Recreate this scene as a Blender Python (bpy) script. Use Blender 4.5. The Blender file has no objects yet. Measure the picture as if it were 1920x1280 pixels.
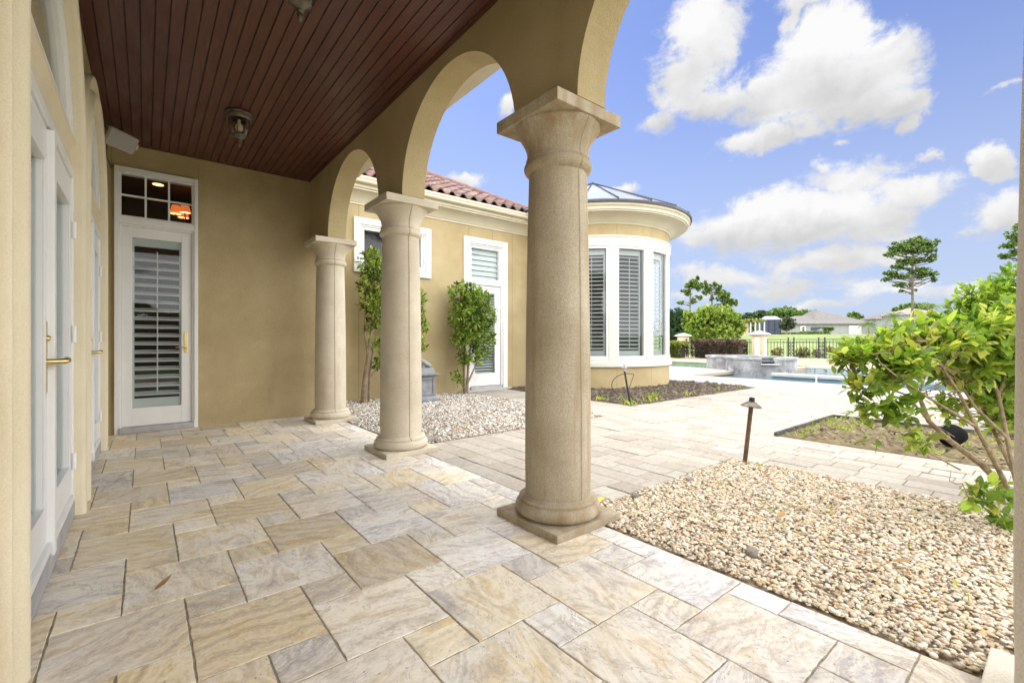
import bpy, bmesh, math, random
import numpy as np
from mathutils import Vector, Matrix
random.seed(7); RNG = np.random.default_rng(11)
S = bpy.context.scene
COL = S.collection
R = math.radians
PI = math.pi

# ------------------------------------------------------------------ camera
CAM_H = 1.08; FPX = 853.0; YAW = math.atan(688/853)
cd = bpy.data.cameras.new('camera'); cam = bpy.data.objects.new('camera', cd); COL.objects.link(cam)
cam.location = (0, 0, CAM_H); cam.rotation_euler = (PI/2, 0, -YAW)
cd.sensor_width = 36; cd.lens = 36*FPX/1920; cd.clip_start = 0.05; cd.clip_end = 4000
cd.shift_y = -0.0008
S.camera = cam
S.view_settings.view_transform = 'Standard'; S.view_settings.look = 'None'
S.view_settings.exposure = 1.05; S.view_settings.gamma = 1
S.cycles.max_bounces = 14; S.cycles.diffuse_bounces = 7; S.cycles.transparent_max_bounces = 24
S.cycles.use_denoising = True

def at(px, py, depth):
    a = (px-960)/FPX; s, c = math.sin(YAW), math.cos(YAW)
    return Vector((depth*(a*c+s), depth*(c-a*s), CAM_H+(638.5-py)/FPX*depth))
def azel(px, py):
    v = at(px, py, 1.0); v.z -= CAM_H
    return math.atan2(v.x, v.y), math.atan2(v.z, math.hypot(v.x, v.y))

# ------------------------------------------------------------------ node helpers
def nd(nt, typ, **kw):
    n = nt.nodes.new(typ)
    for k, v in kw.items(): setattr(n, k, v)
    return n
def setin(nt, sock, v):
    if hasattr(v, 'is_linked') or hasattr(v, 'links'): nt.links.new(v, sock)
    else:
        if hasattr(sock, 'default_value'):
            try: sock.default_value = v
            except Exception: sock.default_value = (*v, 1)
def math_(nt, op, a, b=0.0, c=0.0, clamp=False):
    n = nd(nt, 'ShaderNodeMath', operation=op); n.use_clamp = clamp
    for i, v in enumerate((a, b, c)): setin(nt, n.inputs[i], v)
    return n.outputs[0]
def noise(nt, vec, scale, detail=4, rough=.55, dist=0, color=False):
    n = nd(nt, 'ShaderNodeTexNoise'); setin(nt, n.inputs['Scale'], scale)
    n.inputs['Detail'].default_value = detail; n.inputs['Roughness'].default_value = rough
    n.inputs['Distortion'].default_value = dist
    if vec is not None: nt.links.new(vec, n.inputs['Vector'])
    return n.outputs[1 if color else 0]
def ramp(nt, fac, stops, interp='LINEAR'):
    n = nd(nt, 'ShaderNodeValToRGB'); n.color_ramp.interpolation = interp
    e = n.color_ramp.elements
    while len(e) < len(stops): e.new(.5)
    for el, (p, c) in zip(e, stops):
        el.position = p; el.color = (*c, 1) if len(c) == 3 else c
    nt.links.new(fac, n.inputs[0]); return n.outputs[0]
def mixc(nt, f, a, b, blend='MIX'):
    n = nd(nt, 'ShaderNodeMix', data_type='RGBA', blend_type=blend)
    setin(nt, n.inputs[0], f)
    for i, v in ((6, a), (7, b)):
        if isinstance(v, tuple): n.inputs[i].default_value = (*v[:3], 1)
        else: nt.links.new(v, n.inputs[i])
    return n.outputs[2]
def maprange(nt, v, a, b, c, d):
    n = nd(nt, 'ShaderNodeMapRange', interpolation_type='SMOOTHSTEP')
    setin(nt, n.inputs[0], v)
    for i, q in enumerate((a, b, c, d)): setin(nt, n.inputs[i+1], q)
    return n.outputs[0]
def scalevec(nt, vec, s):
    n = nd(nt, 'ShaderNodeMapping'); n.inputs['Scale'].default_value = s
    nt.links.new(vec, n.inputs['Vector']); return n.outputs[0]

# ------------------------------------------------------------------ world: sky with clouds
SUN_EL, SUN_AZ = R(58), R(9)
W = bpy.data.worlds.new('World'); S.world = W; W.use_nodes = True
nt = W.node_tree; nt.nodes.clear()
sky = nd(nt, 'ShaderNodeTexSky', sky_type='NISHITA'); sky.sun_disc = False
sky.sun_elevation = SUN_EL; sky.sun_rotation = SUN_AZ
sky.air_density = 1.0; sky.dust_density = 0.6; sky.ozone_density = 2.0
tc = nd(nt, 'ShaderNodeTexCoord'); gen = tc.outputs['Generated']
sep = nd(nt, 'ShaderNodeSeparateXYZ'); nt.links.new(gen, sep.inputs[0])
dx, dy, dz = sep.outputs
wob = noise(nt, gen, 5.0, 9, .66, 0, True)
wsep = nd(nt, 'ShaderNodeSeparateColor'); nt.links.new(wob, wsep.inputs[0])
AZ = math_(nt, 'ARCTAN2', dx, dy); EL = math_(nt, 'ARCSINE', dz)
AZw = math_(nt, 'MULTIPLY_ADD', math_(nt, 'SUBTRACT', wsep.outputs[0], .5), .17, AZ)
ELw = math_(nt, 'MULTIPLY_ADD', math_(nt, 'SUBTRACT', wsep.outputs[1], .5), .12, EL)
# px, py, rx, ry, weight (1 = dense cumulus, below .7 = thin and torn)
CLOUDS = [(1325, 40, 66, 95, 1), (1300, 140, 62, 70, .9), (1250, 225, 50, 26, .6), (1350, 195, 80, 40, .8),
 (1545, 95, 95, 66, 1.1), (1500, 165, 130, 66, 1), (1620, 160, 130, 62, 1), (1705, 185, 66, 36, .9), (1738, 222, 28, 26, .7), (1690, 82, 44, 14, .6),
 (1490, 8, 60, 26, .8), (1455, 50, 22, 30, .6), (1415, 268, 82, 28, 1), (1490, 235, 64, 40, .7), (1585, 262, 28, 14, .5),
 (1600, 340, 110, 36, .85), (1715, 370, 90, 34, .8), (1545, 322, 40, 22, .6), (1395, 430, 110, 44, 1), (1500, 415, 160, 44, 1.05), (1620, 425, 100, 36, .85),
 (1765, 293, 30, 17, .7), (1893, 300, 40, 32, .9), (1885, 395, 66, 38, .9), (1835, 425, 44, 16, .6),
 (1345, 520, 120, 24, .7), (1560, 488, 170, 28, .8), (1450, 535, 140, 18, .6), (1650, 545, 140, 18, .55), (1310, 560, 90, 16, .5), (1800, 560, 150, 24, .6), (1500, 568, 180, 14, .5),
 (947, 195, 16, 28, .8), (868, 338, 40, 13, .7), (1182, 360, 26, 13, .8), (1900, 155, 44, 10, .5)]
best = None; hgt = None
for (px, py, rx, ry, wt) in CLOUDS:
    a0, e0 = azel(px, py); a1, _ = azel(px+rx, py); _, e1 = azel(px, py-ry)
    u = math_(nt, 'MULTIPLY', math_(nt, 'SUBTRACT', AZw, a0), .56/(a1-a0))
    v = math_(nt, 'MULTIPLY', math_(nt, 'SUBTRACT', ELw, e0), .56/(e1-e0))
    q = math_(nt, 'SUBTRACT', 1.0, math_(nt, 'SQRT', math_(nt, 'MULTIPLY_ADD', u, u, math_(nt, 'MULTIPLY', v, v))))
    q = math_(nt, 'MULTIPLY', math_(nt, 'MAXIMUM', q, 0.0), wt)
    qv = math_(nt, 'MULTIPLY', q, v)
    best = q if best is None else math_(nt, 'MAXIMUM', best, q)
    hgt = qv if hgt is None else math_(nt, 'ADD', hgt, qv)
fb = noise(nt, scalevec(nt, gen, (1, 1, 1.5)), 13.0, 10, .64, .4)
# added cloud outside the view, extra bright as fill light for the shade
dA = math_(nt, 'ABSOLUTE', math_(nt, 'SUBTRACT', AZ, .68))
side = math_(nt, 'MAXIMUM', maprange(nt, dA, .85, 1.15, 0, 1), maprange(nt, EL, .72, .95, 0, 1))
other = maprange(nt, noise(nt, scalevec(nt, gen, (1, 1, 2.2)), 2.6, 7, .6), .36, .52, 0, .9)
other = math_(nt, 'MULTIPLY', other, side)
cover = math_(nt, 'MAXIMUM', best, other)
dens = math_(nt, 'MULTIPLY_ADD', math_(nt, 'SUBTRACT', fb, .5), 2.3, math_(nt, 'MULTIPLY_ADD', cover, 2.0, -.74))
mask = math_(nt, 'MULTIPLY', maprange(nt, dens, -.28, .42, 0, 1), maprange(nt, cover, .0, .30, 0, 1))
fine = noise(nt, gen, 9.0, 7, .6)
lum = math_(nt, 'MULTIPLY_ADD', hgt, .55, math_(nt, 'MULTIPLY_ADD', math_(nt, 'SUBTRACT', fine, .5), .55, .90))
lum = math_(nt, 'MINIMUM', math_(nt, 'MAXIMUM', lum, .70), 1.03)
hs = nd(nt, 'ShaderNodeHueSaturation'); nt.links.new(sky.outputs[0], hs.inputs['Color'])
hs.inputs['Hue'].default_value = .515; hs.inputs['Saturation'].default_value = 1.0; hs.inputs['Value'].default_value = 1.0
CLOUD_LEVEL = 3.05; FILL_CLOUD = 17.0
level = math_(nt, 'MULTIPLY_ADD', side, FILL_CLOUD-CLOUD_LEVEL, CLOUD_LEVEL)
cc = nd(nt, 'ShaderNodeCombineColor')
for i, k in enumerate((1.0, .995, 1.0)):
    nt.links.new(math_(nt, 'MULTIPLY', math_(nt, 'MULTIPLY', lum, k), level), cc.inputs[i])
blue = mixc(nt, 1.0, hs.outputs[0], (.39, .455, .575), 'MULTIPLY')
blue = mixc(nt, maprange(nt, EL, .0, .62, .85, .12), blue, (1.85, 2.12, 2.80))
skyc = mixc(nt, mask, blue, cc.outputs[0])
bg = nd(nt, 'ShaderNodeBackground'); bg.inputs['Strength'].default_value = .15
nt.links.new(skyc, bg.inputs['Color'])
wo = nd(nt, 'ShaderNodeOutputWorld'); nt.links.new(bg.outputs[0], wo.inputs[0])

sd = bpy.data.lights.new('sun', 'SUN'); sun = bpy.data.objects.new('sun', sd); COL.objects.link(sun)
sd.energy = .6; sd.angle = R(11); sd.color = (1, .95, .87)
tosun = Vector((math.sin(SUN_AZ)*math.cos(SUN_EL), math.cos(SUN_AZ)*math.cos(SUN_EL), math.sin(SUN_EL)))
sun.rotation_euler = (-tosun).to_track_quat('-Z', 'Y').to_euler()

# ------------------------------------------------------------------ materials
def base_mat(name):
    m = bpy.data.materials.new(name); m.use_nodes = True
    nt = m.node_tree; b = nt.nodes['Principled BSDF']
    return m, nt, b
def objco(nt): return nd(nt, 'ShaderNodeTexCoord').outputs['Object']
def add_bump(nt, b, h, strength, dist):
    n = nd(nt, 'ShaderNodeBump'); n.inputs['Strength'].default_value = strength; n.inputs['Distance'].default_value = dist
    nt.links.new(h, n.inputs['Height']); nt.links.new(n.outputs[0], b.inputs['Normal']); return n
def mat_var(name, c1, c2, scale=3, rough=.7, bscale=0, bstr=.3, bdist=.004, speck=0, specscale=150, metallic=0, spec=.5, stain=None, lo=.35, hi=.65):
    m, nt, b = base_mat(name); co = objco(nt)
    f = noise(nt, co, scale, 6, .6)
    c = ramp(nt, f, [(lo, c1), (hi, c2)])
    if speck:
        s = noise(nt, co, specscale, 2, .7)
        c = mixc(nt, speck, c, ramp(nt, s, [(.36, (.25, .22, .18)), (.5, (.5, .5, .5)), (.66, (.82, .8, .76))]), 'OVERLAY')
    if stain:
        st = noise(nt, scalevec(nt, co, stain[1]), stain[2], 6, .65)
        c = mixc(nt, maprange(nt, st, stain[3], stain[4], 0, stain[5]), c, stain[0])
    nt.links.new(c, b.inputs['Base Color'])
    b.inputs['Roughness'].default_value = rough; b.inputs['Metallic'].default_value = metallic
    b.inputs['Specular IOR Level'].default_value = spec
    if bscale: add_bump(nt, b, noise(nt, co, bscale, 4, .65), bstr, bdist)
    return m
def mat_attr(name, rough=.6, trans=0, bscale=0, bstr=.3, bdist=.003, var=.12, vscale=40, spec=.4):
    """colour comes from the mesh attribute 'Col' (one colour per leaf, pebble, slab)"""
    m, nt, b = base_mat(name); co = objco(nt)
    at_ = nd(nt, 'ShaderNodeAttribute', attribute_name='Col')
    f = noise(nt, co, vscale, 4, .6)
    c = mixc(nt, var*2, at_.outputs['Color'], ramp(nt, f, [(.3, (.25, .25, .25)), (.7, (.75, .75, .75))]), 'OVERLAY')
    nt.links.new(c, b.inputs['Base Color']); b.inputs['Roughness'].default_value = rough
    b.inputs['Specular IOR Level'].default_value = spec
    if bscale: add_bump(nt, b, noise(nt, co, bscale, 5, .65), bstr, bdist)
    if trans:
        t = nd(nt, 'ShaderNodeBsdfTranslucent'); hsn = nd(nt, 'ShaderNodeHueSaturation')
        hsn.inputs['Hue'].default_value = .495; hsn.inputs['Saturation'].default_value = 1.05; hsn.inputs['Value'].default_value = 1.35
        nt.links.new(c, hsn.inputs['Color']); nt.links.new(hsn.outputs[0], t.inputs['Color'])
        mx = nd(nt, 'ShaderNodeMixShader'); mx.inputs[0].default_value = trans
        nt.links.new(b.outputs[0], mx.inputs[1]); nt.links.new(t.outputs[0], mx.inputs[2])
        nt.links.new(mx.outputs[0], nt.nodes['Material Output'].inputs[0])
    return m
def mat_glass(name, tint=(.93, .96, .96), refl=.42):
    m, nt, b = base_mat(name); nt.nodes.remove(b)
    tr = nd(nt, 'ShaderNodeBsdfTransparent'); tr.inputs[0].default_value = (*tint, 1)
    gl = nd(nt, 'ShaderNodeBsdfGlossy'); gl.inputs['Roughness'].default_value = .01
    fr = nd(nt, 'ShaderNodeFresnel'); fr.inputs[0].default_value = 1.5
    f = math_(nt, 'MULTIPLY', fr.outputs[0], refl, clamp=True)
    mx = nd(nt, 'ShaderNodeMixShader'); nt.links.new(f, mx.inputs[0])
    nt.links.new(tr.outputs[0], mx.inputs[1]); nt.links.new(gl.outputs[0], mx.inputs[2])
    nt.links.new(mx.outputs[0], nt.nodes['Material Output'].inputs[0]); return m
def mat_emit(name, col, s):
    m, nt, b = base_mat(name); b.inputs['Base Color'].default_value = (*col, 1)
    b.inputs['Emission Color'].default_value = (*col, 1); b.inputs['Emission Strength'].default_value = s
    return m

M = {}
M['stucco'] = mat_var('tan_stucco', (.385, .30, .155), (.465, .375, .21), 1.3, .9, 70, .5, .005, .16, 120, stain=((.30, .225, .11), (1.4, 1.4, .4), 2.0, .52, .80, .55))
M['stucco_trim'] = mat_var('stucco_trim', (.66, .58, .41), (.72, .645, .48), 2, .9, 130, .55, .004, .16, 200)
M['baywhite'] = mat_var('bay_window_white', (.60, .60, .585), (.64, .64, .625), 4, .42)
M['baytrim'] = mat_var('cream_white_trim', (.56, .54, .475), (.60, .58, .515), 3, .55, 60, .06, .001)
M['cornice'] = mat_var('cream_cornice', (.58, .52, .39), (.63, .57, .44), 2.5, .75, 90, .12, .002)
M['column'] = mat_var('cast_stone', (.52, .455, .345), (.62, .555, .435), 3.0, .85, 190, .45, .003, .28, 170,
                      stain=((.36, .25, .12), (3.5, 3.5, .5), 1.5, .52, .80, .55))
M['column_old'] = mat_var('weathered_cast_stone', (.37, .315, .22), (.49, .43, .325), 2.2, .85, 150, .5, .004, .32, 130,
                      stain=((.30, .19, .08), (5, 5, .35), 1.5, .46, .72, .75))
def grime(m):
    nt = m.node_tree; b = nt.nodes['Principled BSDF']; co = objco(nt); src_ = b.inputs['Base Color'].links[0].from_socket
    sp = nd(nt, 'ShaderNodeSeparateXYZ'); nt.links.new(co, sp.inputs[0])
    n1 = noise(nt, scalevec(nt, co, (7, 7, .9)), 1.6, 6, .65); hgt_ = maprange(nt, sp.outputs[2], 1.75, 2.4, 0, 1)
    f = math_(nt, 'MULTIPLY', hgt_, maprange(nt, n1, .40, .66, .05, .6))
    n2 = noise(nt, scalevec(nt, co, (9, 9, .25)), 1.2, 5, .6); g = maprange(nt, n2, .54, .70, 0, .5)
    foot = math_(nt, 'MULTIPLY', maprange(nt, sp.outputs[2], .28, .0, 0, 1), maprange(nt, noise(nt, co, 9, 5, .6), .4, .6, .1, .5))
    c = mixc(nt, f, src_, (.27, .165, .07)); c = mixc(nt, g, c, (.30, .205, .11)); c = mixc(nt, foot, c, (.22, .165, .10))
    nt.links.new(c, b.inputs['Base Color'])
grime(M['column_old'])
M['column_lit'] = mat_var('lit_cast_stone', (.60, .54, .43), (.70, .64, .53), 3.0, .85, 160, .5, .003, .34, 130)  # paler cast stone copy; the brighter light there is put into its colour
M['seam'] = mat_var('mortar_seam', (.25, .2, .13), (.33, .27, .18), 20, .9)
M['white'] = mat_var('white_paint', (.74, .735, .71), (.78, .775, .755), 4, .42, 60, .05, .001)
M['white_soft'] = mat_var('shutter_white', (.60, .62, .60), (.66, .68, .66), 3, .5)
M['joint'] = mat_var('joint_dark_line', (.24, .19, .11), (.30, .24, .14), 10, .9)  # darker strips that draw the control joints
M['sill'] = mat_var('weathered_sill', (.33, .32, .32), (.44, .43, .42), 8, .6, 80, .2, .002)
M['brass'] = mat_var('brass', (.60, .44, .16), (.74, .58, .26), 20, .28, metallic=1)
M['bronze'] = mat_var('dark_bronze', (.09, .075, .06), (.20, .17, .13), 25, .42, metallic=.7)
M['iron'] = mat_var('black_iron', (.010, .010, .011), (.022, .022, .024), 10, .6)
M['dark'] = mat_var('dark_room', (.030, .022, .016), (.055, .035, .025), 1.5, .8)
M['room'] = mat_var('room_wall', (.10, .06, .04), (.15, .09, .06), 1.5, .8)
M['glass'] = mat_glass('window_glass')
M['bayglass'] = mat_glass('bay_window_glass', (.9, .95, .96), 1.0)
M['lampglass'] = mat_glass('lamp_glass', (.86, .82, .74))
M['bulb'] = mat_var('frosted_bulb', (.8, .78, .7), (.85, .83, .76), 5, .4)
M['shade_lit'] = mat_emit('lit_lampshade', (1.0, .22, .05), .32)
M['lamp_lit'] = mat_emit('lit_downlight', (1.0, .70, .30), 1.1)
M['speaker'] = mat_var('speaker_shell', (.62, .56, .46), (.68, .62, .52), 5, .55, 60, .1, .001)
M['grille'] = mat_var('speaker_grille', (.30, .29, .28), (.38, .365, .35), 600, .5, 900, .5, .001)
M['soil'] = mat_var('bed_soil', (.26, .20, .135), (.40, .32, .22), 9, .95, 60, .6, .02)
M['sand'] = mat_var('joint_sand', (.25, .21, .155), (.42, .36, .275), 30, .95, 150, .5, .004)
M['sandpale'] = mat_var('pale_joint_sand', (.27, .22, .16), (.42, .35, .26), 25, .95, 150, .5, .004)
M['metalroof'] = mat_var('metal_roof', (.50, .51, .54), (.58, .59, .62), 2, .3, metallic=.8)
M['metaledge'] = mat_var('metal_roof_edge', (.03, .032, .04), (.05, .052, .06), 4, .4, metallic=.3)
M['lead'] = mat_var('lead_grey_stone', (.17, .18, .19), (.27, .28, .29), 7, .7, 60, .3, .004, stain=((.09, .095, .1), (1, 1, .6), 5, .5, .7, .5))
M['bark'] = mat_var('brown_bark', (.16, .115, .07), (.30, .23, .15), 14, .9, 70, .7, .006)
M['twig'] = mat_var('grey_brown_twig', (.17, .12, .065), (.32, .25, .15), 22, .85, 90, .6, .003)
M['pinebark'] = mat_var('pine_bark', (.09, .075, .066), (.17, .145, .13), 3, .9, 12, .6, .05)
M['leaf'] = mat_attr('shrub_leaf', .48, .48, 0, var=.10, vscale=60, spec=.3)
M['leaf_far'] = mat_attr('tree_leaf', .65, .32, 0, var=.12, vscale=1.5, spec=.2)
M['pebble'] = mat_attr('river_pebble', .6, 0, 220, .25, .002, .22, 130, spec=.35)
M['chip'] = mat_attr('mulch_chip', .9, 0, 90, .4, .004, .15, 60, spec=.2)
M['paver'] = mat_attr('pale_paver', .85, 0, 140, .35, .003, .14, 22, spec=.3)
M['deck'] = mat_attr('deck_slab', .8, 0, 110, .25, .003, .10, 12, spec=.3)
M['rock'] = mat_var('grey_rock', (.16, .14, .12), (.34, .30, .25), 9, .9, 40, .8, .01)
M['drypebble'] = M['rock']
M['dryleaf'] = mat_var('dry_leaf', (.30, .17, .06), (.46, .30, .13), 20, .75, 60, .3, .003)
M['yellowleaf'] = mat_var('yellow_leaf', (.65, .48, .05), (.75, .58, .09), 20, .6)
M['spa'] = mat_var('stained_spa_stone', (.16, .16, .175), (.42, .415, .41), 2.6, .85, 18, .9, .03, .25, 30, stain=((.13, .125, .12), (1, 1, .8), 4.5, .60, .74, .7))
M['coping'] = mat_var('white_coping', (.42, .415, .39), (.48, .475, .45), 4, .7, 60, .2, .003)
M['coping_grey'] = mat_var('weathered_coping', (.16, .16, .17), (.44, .435, .42), 2.2, .8, 40, .4, .006)
M['magenta_hedge'] = M['leaf_far']
M['housewall'] = mat_var('far_grey_wall', (.29, .29, .30), (.33, .33, .34), .4, .85)
M['shingle'] = mat_var('shingle_roof', (.125, .115, .107), (.18, .167, .157), 3.0, .9, 8, .5, .05)
M['shingle_pink'] = mat_var('pinkish_roof', (.21, .175, .155), (.26, .22, .195), 2.0, .9)
M['terracotta'] = mat_var('terracotta_far', (.26, .17, .11), (.33, .23, .155), 2.0, .9)
M['screen'] = mat_var('dark_screen', (.035, .045, .085), (.05, .06, .11), .6, .5)
M['farwindow'] = mat_var('far_window', (.02, .022, .035), (.035, .04, .06), 1, .3)
M['pierside'] = mat_var('pier_tan', (.50, .40, .26), (.56, .46, .31), 3, .9, 60, .3, .004)
M['cable'] = mat_var('black_cable', (.015, .015, .014), (.03, .028, .025), 10, .6)
M['blackplastic'] = mat_var('black_plastic', (.006, .006, .006), (.012, .012, .012), 9, .85, spec=.1)
M['edge'] = mat_var('bed_edging', (.05, .048, .045), (.11, .10, .09), 10, .85)

def make_ceiling_mat():
    m, nt, b = base_mat('mahogany_plank'); co = objco(nt)
    a = nd(nt, 'ShaderNodeAttribute', attribute_name='Col')
    g = noise(nt, scalevec(nt, co, (26, 1.4, 26)), 3.0, 7, .6, .6)
    c = ramp(nt, g, [(.3, (.052, .016, .012)), (.55, (.096, .030, .021)), (.75, (.14, .047, .030))])
    c = mixc(nt, 1.0, c, a.outputs['Color'], 'MULTIPLY')
    nt.links.new(c, b.inputs['Base Color'])
    rr = noise(nt, scalevec(nt, co, (6, 1, 6)), 2.0, 3)
    nt.links.new(maprange(nt, rr, .3, .7, .30, .48), b.inputs['Roughness'])
    add_bump(nt, b, g, .12, .002); return m
M['mahogany'] = make_ceiling_mat()

def make_travertine():
    m, nt, b = base_mat('travertine'); tcn = nd(nt, 'ShaderNodeTexCoord'); uv = tcn.outputs['UV']
    a = nd(nt, 'ShaderNodeAttribute', attribute_name='Col'); sp = nd(nt, 'ShaderNodeSeparateColor')
    nt.links.new(a.outputs['Color'], sp.inputs[0]); r_, g_, b_ = sp.outputs
    w = nd(nt, 'ShaderNodeTexWave', bands_direction='Y', wave_profile='SIN'); nt.links.new(uv, w.inputs['Vector'])
    w.inputs['Scale'].default_value = 3.6; w.inputs['Distortion'].default_value = 12
    w.inputs['Detail'].default_value = 5; w.inputs['Detail Scale'].default_value = .95; w.inputs['Detail Roughness'].default_value = .55
    w2 = nd(nt, 'ShaderNodeTexWave', bands_direction='Y', wave_profile='SIN'); nt.links.new(uv, w2.inputs['Vector'])
    w2.inputs['Scale'].default_value = 6.5; w2.inputs['Distortion'].default_value = 16
    w2.inputs['Detail'].default_value = 6; w2.inputs['Detail Scale'].default_value = .42; w2.inputs['Detail Roughness'].default_value = .6
    cloud = noise(nt, uv, 1.7, 7, .62, .8)
    sw = noise(nt, scalevec(nt, uv, (1, 2.6, 1)), 2.4, 7, .6, 1.6)
    plain = ramp(nt, sw, [(.28, (.44, .36, .26)), (.42, (.62, .53, .37)), (.52, (.70, .635, .51)), (.62, (.62, .50, .31)), (.74, (.50, .42, .33))])
    plaing = ramp(nt, sw, [(.28, (.40, .385, .39)), (.42, (.58, .56, .55)), (.54, (.70, .68, .65)), (.66, (.52, .485, .46)), (.76, (.44, .42, .43))])
    gold = ramp(nt, w.outputs['Fac'], [(.0, (.66, .57, .41)), (.25, (.70, .63, .50)), (.5, (.64, .53, .34)), (.68, (.54, .41, .22)), (.82, (.66, .57, .41)), (1, (.46, .39, .31))])
    greyb = ramp(nt, w.outputs['Fac'], [(.0, (.55, .525, .50)), (.35, (.67, .645, .61)), (.62, (.47, .445, .44)), (.82, (.62, .57, .49)), (1, (.40, .385, .40))])
    band = maprange(nt, math_(nt, 'MULTIPLY_ADD', math_(nt, 'SUBTRACT', cloud, .5), 2.2, g_), .36, .85, 0, .72)
    warm = mixc(nt, band, plain, gold); cold = mixc(nt, band, plaing, greyb)
    big = noise(nt, uv, 1.9, 5, .55, .4)
    c = mixc(nt, math_(nt, 'MULTIPLY_ADD', math_(nt, 'SUBTRACT', big, .5), 2.4, r_, clamp=True), warm, cold)
    patch = noise(nt, uv, 3.2, 8, .68, 1.0)
    c = mixc(nt, maprange(nt, patch, .56, .74, 0, .55), c, (.40, .385, .42))
    c = mixc(nt, maprange(nt, patch, .44, .28, 0, .5), c, (.72, .68, .60))
    grimy = noise(nt, uv, 7.5, 8, .72, .5)
    c = mixc(nt, maprange(nt, grimy, .52, .72, 0, .42), c, (.36, .31, .25))
    vn = noise(nt, scalevec(nt, uv, (1, 1.8, 1)), 3.1, 8, .66, 1.5)
    vein = maprange(nt, math_(nt, 'ABSOLUTE', math_(nt, 'SUBTRACT', vn, .52)), 0, .022, 1, 0)
    c = mixc(nt, math_(nt, 'MULTIPLY', vein, math_(nt, 'MULTIPLY_ADD', r_, .45, .12)), c, (.27, .23, .20))
    fine_ = noise(nt, uv, 46, 5, .7)
    c = mixc(nt, .22, c, ramp(nt, fine_, [(.3, (.2, .2, .2)), (.7, (.8, .8, .8))]), 'OVERLAY')
    pit = noise(nt, scalevec(nt, uv, (1, 1.6, 1)), 62, 2, .6)
    pm = maprange(nt, pit, .655, .73, 0, .75)
    c = mixc(nt, pm, c, (.17, .14, .10))
    bc = nd(nt, 'ShaderNodeBrightContrast'); bc.inputs[1].default_value = .06; bc.inputs[2].default_value = .34; nt.links.new(c, bc.inputs[0]); c = bc.outputs[0]
    tone = mixc(nt, b_, (.84, .82, .80), (1.10, 1.095, 1.08))
    c = mixc(nt, 1.0, c, tone, 'MULTIPLY')
    nt.links.new(c, b.inputs['Base Color'])
    nt.links.new(maprange(nt, fine_, .3, .7, .48, .68), b.inputs['Roughness'])
    h = math_(nt, 'ADD', math_(nt, 'MULTIPLY', pm, -1.0), math_(nt, 'MULTIPLY_ADD', patch, .8, math_(nt, 'MULTIPLY', big, .5)))
    add_bump(nt, b, h, .28, .004); return m
M['travertine'] = make_travertine()

def make_water():
    m, nt, b = base_mat('pool_water'); co = objco(nt)
    b.inputs['Base Color'].default_value = (.09, .16, .19, 1); b.inputs['Roughness'].default_value = .06
    b.inputs['IOR'].default_value = 1.33
    add_bump(nt, b, noise(nt, scalevec(nt, co, (1, 1.6, 1)), 4.0, 4, .6), .22, .05); return m
M['water'] = make_water()
def make_tileband():
    m, nt, b = base_mat('waterline_tile'); co = objco(nt)
    v = nd(nt, 'ShaderNodeTexVoronoi'); v.inputs['Scale'].default_value = 4.5; nt.links.new(co, v.inputs['Vector'])
    f = noise(nt, co, 7, 4, .6)
    c = ramp(nt, f, [(.42, (.46, .52, .48)), (.56, (.38, .45, .42)), (.62, (.10, .14, .12)), (.75, (.2, .25, .22))])
    nt.links.new(c, b.inputs['Base Color']); b.inputs['Roughness'].default_value = .25; return m
M['tileband'] = make_tileband()
def make_bluetile():
    m, nt, b = base_mat('blue_pool_tile'); co = objco(nt)
    br = nd(nt, 'ShaderNodeTexBrick'); br.inputs['Scale'].default_value = 6
    br.inputs['Color1'].default_value = (.12, .22, .30, 1); br.inputs['Color2'].default_value = (.18, .29, .37, 1); br.inputs['Mortar'].default_value = (.42, .5, .55, 1)
    br.inputs['Mortar Size'].default_value = .03
    sw = nd(nt, 'ShaderNodeMapping'); sw.inputs['Rotation'].default_value = (PI/2, 0, PI/2); nt.links.new(co, sw.inputs[0]); nt.links.new(sw.outputs[0], br.inputs['Vector'])
    nt.links.new(br.outputs['Color'], b.inputs['Base Color']); b.inputs['Roughness'].default_value = .2; return m
M['bluetile'] = make_bluetile()
def make_lawn():
    m, nt, b = base_mat('lawn_ground'); co = objco(nt)
    f = noise(nt, co, .12, 6, .6); g = noise(nt, scalevec(nt, co, (1, 1, 1)), 2.2, 5, .7)
    c = ramp(nt, f, [(.35, (.135, .18, .05)), (.5, (.175, .23, .065)), (.68, (.23, .255, .09))])
    c = mixc(nt, .5, c, ramp(nt, g, [(.3, (.3, .3, .3)), (.7, (.7, .7, .7))]), 'OVERLAY')
    nt.links.new(c, b.inputs['Base Color']); b.inputs['Roughness'].default_value = .95
    add_bump(nt, b, g, .6, .05); return m
M['lawn'] = make_lawn()
def make_rooftile():
    m, nt, b = base_mat('barrel_tile'); co = objco(nt)
    a = nd(nt, 'ShaderNodeAttribute', attribute_name='Col')
    f = noise(nt, co, 6, 5, .6)
    c = mixc(nt, .5, a.outputs['Color'], ramp(nt, f, [(.3, (.28, .26, .26)), (.7, (.72, .70, .70))]), 'OVERLAY')
    nt.links.new(c, b.inputs['Base Color']); b.inputs['Roughness'].default_value = .8
    add_bump(nt, b, noise(nt, co, 50, 3), .3, .006); return m
M['rooftile'] = make_rooftile()

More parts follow.
